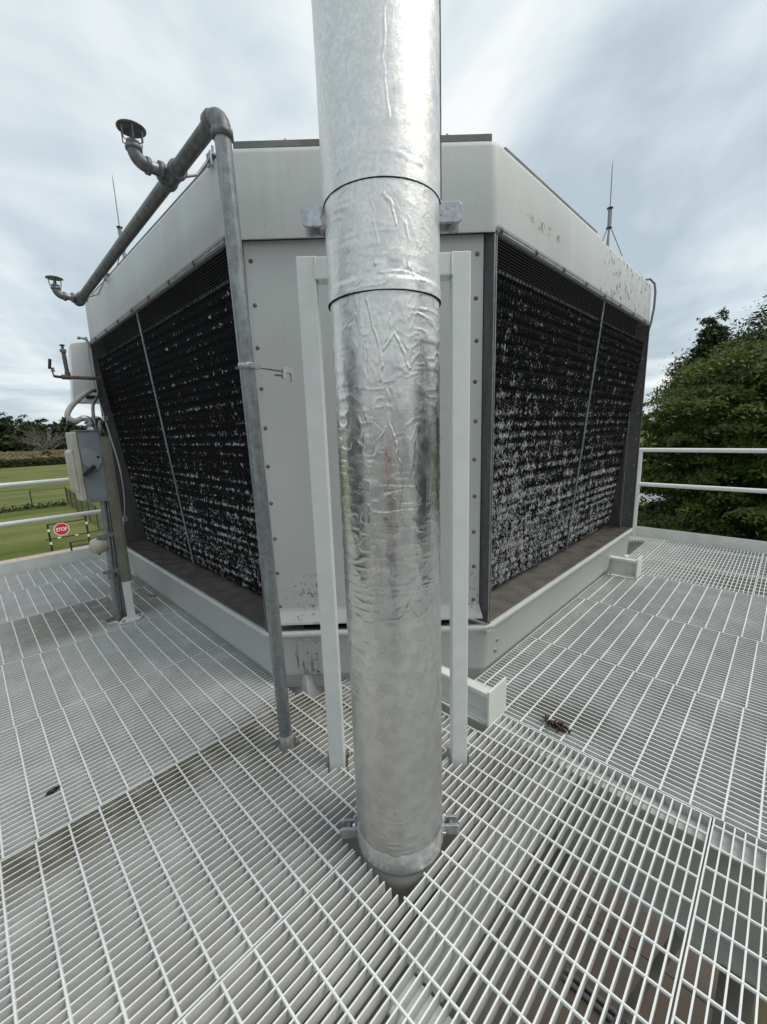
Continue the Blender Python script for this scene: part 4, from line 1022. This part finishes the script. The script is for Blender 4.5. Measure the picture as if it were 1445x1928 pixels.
# light lane and field glimpsed behind the right trees
tag(sheet('road', 8, 90, -30, 46, GZ + .012, simple('pale_road', (.20,.20,.19), (.26,.26,.25), 2, .8)), 'pale lane glimpsed behind the right trees', kind='structure') if False else None
pl = MB(); A, B = cf(16, 27, GZ+.015), cf(60, 27, GZ+.015); C, D_ = cf(60, 33, GZ+.015), cf(16, 33, GZ+.015)
pl.add([A, B, C, D_], [(0,1,2,3)]); tag(pl.build('road', simple('pale_road', (.28,.28,.27), (.36,.36,.35), 2, .8)), 'pale lane glimpsed through the leaves behind the right railing', kind='structure')

# left: woodland behind the cornfield, one tree each
r_ = random.Random(21); kinds = [LF_FAR, LF_DARK, LF_FAR]
tl = [(-.935, 15), (-.90, 17.5), (-.868, 16.8), (-.835, 16.2), (-.805, 15.2), (-.772, 13.0), (-.742, 14.8), (-.71, 14.2), (-.675, 15), (-.99, 16), (-1.05, 15)]
adj = ['far tree at the left frame edge, round dark crown', 'tallest far tree left of the dead tree, domed crown', 'far tree in the left wood with a broad twin top', 'far tree just left of the dead tree', 'far tree behind the dead tree, lower dark crown',
       'lowest far tree in the dip right of the dead tree', 'far tree behind the looped conduit', 'far tree behind the switch box', 'far tree behind the cable', 'far tree left of the frame edge', 'second far tree left of the frame edge']
for k, ((a, h), lab) in enumerate(zip(tl, adj)):
    fwd = 178 + r_.uniform(-6, 12); p = cf(a*fwd, fwd, GZ); w = r_.uniform(4.2, 6.0)
    lob = [(r_.uniform(-1.5,1.5), r_.uniform(-1.5,1.5), h*.80, w*.55, w*.55, h*.20), (r_.uniform(-3,-1), r_.uniform(-2,2), h*.55, w*.6, w*.6, h*.22), (r_.uniform(1,3), r_.uniform(-2,2), h*.58, w*.6, w*.6, h*.24), (r_.uniform(-2,2), r_.uniform(-2,2), h*.32, w*.9, w*.9, h*.22), (0, 0, h*.16, w, w, h*.14)]
    tree('woodland_tree', lab, p, h, lob, 7000, .50, kinds[k % 3], 'far trees behind the cornfield', .35, 40+k, .7, 0, .45, 5)
# ring of woodland mass all round the horizon
V0, F0 = [], []; n0 = 0
for k in range(90):
    a = 2*PI*k/90 + r_.uniform(-.02,.02); d = r_.uniform(215, 270); ca = math.degrees(a) % 360
    p = cf(math.sin(a)*d, math.cos(a)*d, GZ); h = r_.uniform(9, 15); w = r_.uniform(9, 13)
    V, Fq = leafcloud([(p.x, p.y, GZ + h*.55, w, w, h*.36), (p.x + r_.uniform(-6,6), p.y + r_.uniform(-6,6), GZ + h*.3, w*1.1, w*1.1, h*.3)], 1100, 1.3, .8, 300+k)
    F0.append(Fq + n0); V0.append(V); n0 += len(V)
tag(link('distant_woodland', arr_mesh('distant_woodland', np.concatenate(V0), np.concatenate(F0), LF_FAR)), 'low band of distant woodland along the horizon', kind='stuff')
# cornfield: front hedge edge and tan top
CORN = leaf_mat('corn_stalks', (.16, .13, .06), (.24, .19, .09), (.13, .115, .05)); HEDG = leaf_mat('hedge_leaf', (.030, .046, .016), (.06, .075, .028), (.04, .05, .02))
def strip_leaves(name, label, x0, x1, y0, y1, z0, z1, n, size, mat, seed, lean=.3):
    r = np.random.default_rng(seed); P = np.stack([r.uniform(x0, x1, n), r.uniform(y0, y1, n), r.uniform(z0, z1, n) + r.normal(0, .12, n)], 1)
    nr = r.normal(size=(n,3)) + np.array([0,-.6,lean]); nr /= np.linalg.norm(nr, axis=1)[:,None]; tn = np.cross(nr, r.normal(size=(n,3))); tn /= np.linalg.norm(tn, axis=1)[:,None]; bt = np.cross(nr, tn)
    s = size*(.6+.8*r.random(n))[:,None]
    V = np.stack([P-tn*s, P-bt*s*.5, P+tn*s, P+bt*s*.5], 1).reshape(-1,3)
    return tag(link(name, arr_mesh(name, V, np.arange(n*4).reshape(-1,4), mat)), label, kind='stuff')
bed = MB().box(-90, 160, 122.5, 250, GZ-.5, GZ+1.75).build('cornfield_mass', simple('dry_corn', (.15,.12,.055), (.21,.17,.08), .6, .9)); tag(bed, 'tan dry cornfield behind the dark hedge', kind='stuff')
strip_leaves('corn_tops', 'tan tops of the dry corn', -60, 120, 122, 200, GZ+1.65, GZ+2.05, 26000, .38, CORN, 5, .8)
strip_leaves('hedge_edge', 'dark green overgrown edge in front of the corn', -60, 110, 119.6, 122.5, GZ, GZ+1.6, 26000, .28, HEDG, 6)
strip_leaves('tall_grass', 'dark rough grass along the field fence', -40, 5.6, 42.4, 43.4, GZ, GZ+.22, 6000, .10, HEDG, 7)
# dead tree in front of the wood
def dead_tree(base, h, seed):
    t = thing('dead_tree', 'bare grey dead tree with fanned branches in front of the far wood', 'tree', base); r = random.Random(seed); b = Vector(base); m = MB()
    MB().tube([b, b+Vector((.1,0,h*.2)), b+Vector((.0,.1,h*.42))], [.42,.34,.26], 8).build('trunk', DEADW, t)
    def br(p, d, ln, rad, lev):
        e_ = p + d*ln; mid = p.lerp(e_, .5) + Vector((r.uniform(-.1,.1), r.uniform(-.1,.1), r.uniform(-.05,.1)))*ln; m.tube([p, mid, e_], [rad, rad*.75, rad*.45], 5, False)
        if lev:
            for k in range(5 if lev > 1 else 4):
                q = r.uniform(.35, 1); dd = (d + Vector((r.gauss(0,.42), r.gauss(0,.42), r.gauss(.02,.34)))).normalized(); br(p.lerp(e_, q), dd, ln*r.uniform(.4,.65), rad*.5, lev-1)
    for k in range(17):
        a = k*2.4; el = r.uniform(-.1, 1.3); d = Vector((math.cos(a)*math.cos(el), math.sin(a)*math.cos(el), math.sin(el))); br(b + Vector((0,0,h*r.uniform(.22,.42))), d, h*r.uniform(.30,.44), .13, 2)
    m.build('branches', DEADW, t)
dead_tree(cf(-71.6*1.18, 89*1.18, GZ), 10.2, 12)
bp = cf(-70.0*1.17, 89*1.17, GZ)
V, Fq = leafcloud([(0,0,1.2,1.6,1.6,1.3), (1.5,-1.5,.9,1.5,1.5,1.0), (-.9,1,1.8,1.0,1.0,1.2)], 2600, .28, .6, 77)
tag(link('shrub', arr_mesh('shrub', V, Fq, HEDG), None, bp), 'dark bush at the foot of the dead tree', 'bush')
# white sign post at the left edge by the wood
wp = cf(-.917*92, 92, GZ); t = thing('marker_pole', 'thin white leaning pole at the left frame edge before the wood', 'pole', wp)
MB().tube([wp + Vector((.0,0,0)), wp + Vector((-.7,.7,6.0))], .09, 8).build('pole_shaft', WHITE, t)
MB().obox(wp + Vector((-.6,.6,2.6)), R0*1.0, Vector((0,0,.08)), F*.05).build('pole_arm', WHITE, t)

# fences: wire field fence, chain link run, gate with STOP sign
FBLK = simple('black_fence_paint', (.012,.013,.013), (.02,.021,.02), 5, .5)
def chain(P, Q, z0, z1, pitch, w, name, parent):
    P, Q = Vector(P), Vector(Q); L_ = (Q-P).length; d = (Q-P)/L_; h = z1-z0; m = MB(); n = int((L_+h)/pitch)
    side = d.cross(Vector((0,0,1)))*w
    for sg in (1, -1):
        for k in range(-int(h/pitch), n):
            a = k*pitch; b = a + h
            u0, u1 = max(a, 0), min(b, L_)
            if u1 <= u0: continue
            za, zb_ = (u0-a), (u1-a)
            if sg < 0: za, zb_ = h-za, h-zb_
            p, q = P + d*u0 + Vector((0,0,z0+za)), P + d*u1 + Vector((0,0,z0+zb_)); up = Vector((0,0,w))
            m.add([p-up, q-up, q+up, p+up], [(0,1,2,3)]); m.add([p-side, q-side, q+side, p+side], [(0,1,2,3)])
    o = m.build(name, FBLK, parent); o['kind'] = 'stuff'; return o
# chain link run coming towards the platform
t = thing('chain_link_fence', 'black chain-link fence running from the field corner towards the gate', 'fence', (5.8, 27, GZ))
FP, FQ = (5.82, 43.5), (5.0, 26.2)
dv = Vector((FQ[0]-FP[0], FQ[1]-FP[1], 0)); 
for k in range(7):
    p = Vector((*FP, 0)) + dv*k/6; MB().tube([(p.x, p.y, GZ), (p.x, p.y, GZ+1.45)], .035 if k in (0,6) else .026, 8).build('fence_post', FBLK, t)
MB().tube([(*FP, GZ+1.42), (*FQ, GZ+1.42)], .020, 8).build('top_rail', FBLK, t)
chain((*FP, 0), (*FQ, 0), GZ+.03, GZ+1.42, .085, .0016, 'fence_mesh', t)
t = thing('wire_fence', 'low wire fence crossing the grass field from the left to the corner post', 'fence', (3.5, 43.5, GZ))
for x in (5.82, 3.5, 1.2, -1.1, -3.4, -5.7): MB().tube([(x, 43.5, GZ), (x, 43.5, GZ+1.42)], .04, 8).build('fence_post', FBLK, t)
MB().tube([(5.82, 43.5, GZ+1.38), (3.5, 43.5, GZ+1.38)], .02, 8).build('top_rail', FBLK, t)
for z in (.45, .80, 1.12, 1.38): MB().tube([(3.5, 43.5, GZ+z), (-9, 43.5, GZ+z)], .0065, 6).build('fence_wire', GREYPL, t)
# gate
GY = 25.3
t = thing('black_gate', 'black pipe gate with white reflectors at the edge of the gravel path', 'gate', (3.2, GY, GZ))
for x, hgt in ((2.44, 1.33), (3.98, 1.55), (4.9, 1.3)): MB().tube([(x, GY, GZ), (x, GY, GZ+hgt)], .042, 8).build('gate_post', FBLK, t)
for z, r in ((1.30, .03), (.58, .03)): MB().tube([(2.44, GY, GZ+z), (3.98, GY, GZ+z+.02)], r, 8).build('gate_bar', FBLK, t)
MB().tube([(3.98, GY, GZ+.62), (4.9, GY, GZ+.66)], .028, 8).build('gate_bar', FBLK, t)
MB().tube([(2.28, GY, GZ+.57), (2.44, GY, GZ+.58)], .028, 8).build('gate_latch', FBLK, t)
for x, z in ((2.44, 1.02), (2.44, .38), (3.98, 1.12), (3.98, .47)): MB().lathe((x, GY, GZ+z), [(.046,-.065),(.046,.065)], 8).build('reflector', WHITE, t)
for x in (2.80, 3.50): MB().lathe((x, GY, GZ+.585), [(.034,-.07),(.034,.07)], 8, (1,0,0)).build('reflector', WHITE, t)
t = thing('low_barrier', 'short black pipe barrier in front of the gate', 'barrier', (3.3, 24.2, GZ))
for z in (.48, .26): MB().tube([(3.05, 24.2, GZ+z), (4.6, 24.2, GZ+z)], .03, 8).build('barrier_rail', FBLK, t)
for x in (3.05, 4.6): MB().tube([(x, 24.2, GZ), (x, 24.2, GZ+.5)], .04, 8).build('barrier_post', FBLK, t)
# STOP sign
def text_mesh(s, size, depth, mat, name):
    cu = bpy.data.curves.new(name, 'FONT'); cu.body = s; cu.size = size; cu.align_x = 'CENTER'; cu.align_y = 'CENTER'; cu.extrude = depth; cu.offset = size*.022
    o = bpy.data.objects.new(name, cu); COL.objects.link(o); dg = bpy.context.evaluated_depsgraph_get(); me = bpy.data.meshes.new_from_object(o.evaluated_get(dg))
    bpy.data.objects.remove(o); bpy.data.curves.remove(cu); me.materials.clear(); me.materials.append(mat); return me
sx, sz, sr = 2.945, -2.755, .305
t = thing('stop_sign', 'red octagonal STOP sign with white border hung on the black gate', 'sign', (sx, GY-.05, sz))
RED = simple('sign_red', (.42,.02,.03), (.50,.03,.04), 3, .4); SW = simple('sign_white', (.75,.75,.75), (.82,.82,.82), 3, .4)
octo = lambda r, y: [(sx + r*math.cos(PI/8 + k*PI/4)/math.cos(PI/8), y, sz + r*math.sin(PI/8 + k*PI/4)/math.cos(PI/8)) for k in range(8)]
MB().prism(octo(sr, GY-.05), (0,0,0), (0,.006,0)).build('sign_border', SW, t)
MB().prism(octo(sr*.90, GY-.053), (0,0,0), (0,.0025,0)).build('sign_face', RED, t)
tx = link('lettering', text_mesh('STOP', .20, .002, SW, 'lettering'), t, (0, -.006, -.008)); tx.rotation_euler = (PI/2, 0, 0); tx.scale = (.95, 1.2, 1)
# power lines beyond the right trees
for k, (z, lab) in enumerate(((6.9, 'upper thin power line beside the right end of the tower'), (5.6, 'lower thin power line beside the right end of the tower'))):
    A, B = cf(20, 95, z), cf(140, 95, z + .2)
    tag(MB().tube([A, A.lerp(B, .5) - Vector((0,0,.5)), B], .02, 5).build('power_line', BLACKP, org=A), lab, 'cable', 'power lines beyond the trees')

# pale building added out of view behind the camera to brighten the foil's reflections
bc = cf(0, -9.5, GZ); t = thing('added_pale_building', 'unseen pale low building added behind the photographer, mirrored in the foil', 'building', bc)
CLAD = simple('pale_cladding', (.58, .585, .57), (.66, .665, .65), 1.2, .6)
ru, rv = cf(1, 0), cf(0, 1)
MB().obox(bc + Vector((0,0,3.3)), ru*9, rv*1.6, (0,0,3.3)).build('wall', CLAD, t)
MB().obox(bc + Vector((0,0,6.66)), ru*9.15, rv*1.75, (0,0,.06)).build('roof', GALV, t)
MB().obox(bc + Vector((0,0,1.05)) + rv*1.62, ru*.5, rv*.03, (0,0,1.05)).build('door', STEEL, t)
SLATE = simple('slate_cladding', (.045, .056, .066), (.065, .078, .09), 1.5, .55)  # unseen dark buildings added to give the foil its dark side bands
for (a, b, hw, hh, lab) in ((-14.5, -1.5, 5.0, 4.9, 'unseen dark slate-clad building added beyond the left frame edge, mirrored in the foil'), (15.0, -1.6, 5.2, 4.8, 'unseen dark slate-clad building added beyond the right frame edge, mirrored in the foil')):
    bc = cf(a, b, GZ); t = thing('added_dark_building', lab, 'building', bc)
    MB().obox(bc + Vector((0,0,hh)), ru*1.5, rv*hw, (0,0,hh)).build('wall', SLATE, t)
    MB().obox(bc + Vector((0,0,2*hh+.05)), ru*1.6, rv*(hw+.1), (0,0,.05)).build('roof', GALVD, t)
    MB().obox(bc + Vector((0,0,1.05)) - ru*(1.52 if a > 0 else -1.52), ru*.03, rv*.5, (0,0,1.05)).build('door', STEEL, t)
# ------------------------------------------------------------------ the photographer behind the camera (seen only mirrored in the foil)
FLESH = simple('skin', (.42, .26, .19), (.50, .32, .24), 9, .5); SHIRT = simple('red_shirt_cloth', (.42, .025, .035), (.50, .04, .05), 12, .85); DENIM = simple('dark_trousers', (.025, .03, .045), (.04, .045, .06), 12, .85); HAIR = simple('dark_hair', (.02, .015, .012), (.04, .03, .025), 60, .6)
per_ = thing('person', 'person in red shirt and dark trousers holding a phone, mirrored in the foil', 'person', cf(0, -.48, 0))
def skin_obj(name, mat, V, E, parent, sub=2):
    """V: (right, forward, z, radius) in the camera-heading frame, grown with a Skin modifier from the first vertex"""
    me = bpy.data.meshes.new(name); base = worldloc(parent)
    me.from_pydata([tuple(cf(a, b, c) - base) for a, b, c, r in V], E, []); me.materials.append(mat)
    o = link(name, me, parent); o.modifiers.new('skin', 'SKIN'); sl = me.skin_vertices[0].data
    for k, v in enumerate(V): sl[k].radius = (v[3], v[3]); sl[k].use_root = (k == 0)
    m = o.modifiers.new('sub', 'SUBSURF'); m.levels = m.render_levels = sub
    for p in me.polygons: p.use_smooth = True
    o.modifiers['skin'].use_smooth_shade = True
    return o
fb = -.48
V = [(0, fb, .95, .14), (0, fb, 1.12, .125), (0, fb-.01, 1.32, .15), (0, fb, 1.50, .075), (0, fb+.01, 1.56, .06), (0, fb+.03, 1.66, .09), (0, fb+.02, 1.74, .085), (0, fb+.125, 1.655, .012)]
E_ = [(0,1),(1,2),(2,3),(3,4),(4,5),(5,6),(5,7)]
for sg in (-1, 1):
    n = len(V); V += [(sg*.10, fb, .88, .095), (sg*.12, fb+.02, .50, .06), (sg*.125, fb-.02, .10, .042), (sg*.13, fb+.08, .04, .04), (sg*.14, fb+.16, .03, .03)]
    E_ += [(0,n),(n,n+1),(n+1,n+2),(n+2,n+3),(n+3,n+4)]
    n = len(V); V += [(sg*.19, fb, 1.44, .06), (sg*.25, fb+.10, 1.20, .045), (sg*.13, fb+.36, 1.36, .032), (sg*.105, fb+.41, 1.40, .026)]
    E_ += [(2,n),(n,n+1),(n+1,n+2),(n+2,n+3)]
    w = n+3                                    # four fingers round the phone's back and a thumb on its near face
    for k, (dz, ln) in enumerate(((.030, .9), (.012, 1.0), (-.006, .95), (-.022, .8))):
        n = len(V); V += [(sg*.098, fb+.44, 1.40+dz, .0095), (sg*(.088), fb+.452*1.0, 1.405+dz, .0088), (sg*(.088-.022*ln), fb+.455, 1.405+dz, .008)]; E_ += [(w,n),(n,n+1),(n+1,n+2)]
    n = len(V); V += [(sg*.085, fb+.40, 1.425, .0105), (sg*.065, fb+.415, 1.44, .009)]; E_ += [(w,n),(n,n+1)]
skin_obj('body', FLESH, V, E_, per_)
V = [(0, fb, .93, .165), (0, fb, 1.12, .15), (0, fb-.01, 1.33, .17), (0, fb, 1.47, .09)]; E_ = [(0,1),(1,2),(2,3)]
for sg in (-1, 1):
    n = len(V); V += [(sg*.19, fb, 1.43, .078), (sg*.245, fb+.08, 1.25, .066)]; E_ += [(2,n),(n,n+1)]
skin_obj('shirt', SHIRT, V, E_, per_)
V = [(0, fb, .95, .15)]; E_ = []
for sg in (-1, 1):
    n = len(V); V += [(sg*.10, fb, .86, .112), (sg*.12, fb+.02, .50, .078), (sg*.125, fb-.02, .10, .062)]; E_ += [(0,n),(n,n+1),(n+1,n+2)]
skin_obj('trousers', DENIM, V, E_, per_)
skin_obj('hair', HAIR, [(0, fb-.02, 1.74, .088), (0, fb-.045, 1.66, .07), (0, fb+.035, 1.785, .06)], [(0,1),(0,2)], per_)
ph = thing('phone', 'black phone held up in both hands of the person', 'phone', cf(0, -.04, 1.40))
MB().obox(cf(0, -.035, 1.42), cf(.075, 0, 0), cf(0, .004, 0), (0, 0, .038)).build('phone_body', BLACKP, ph, .003)
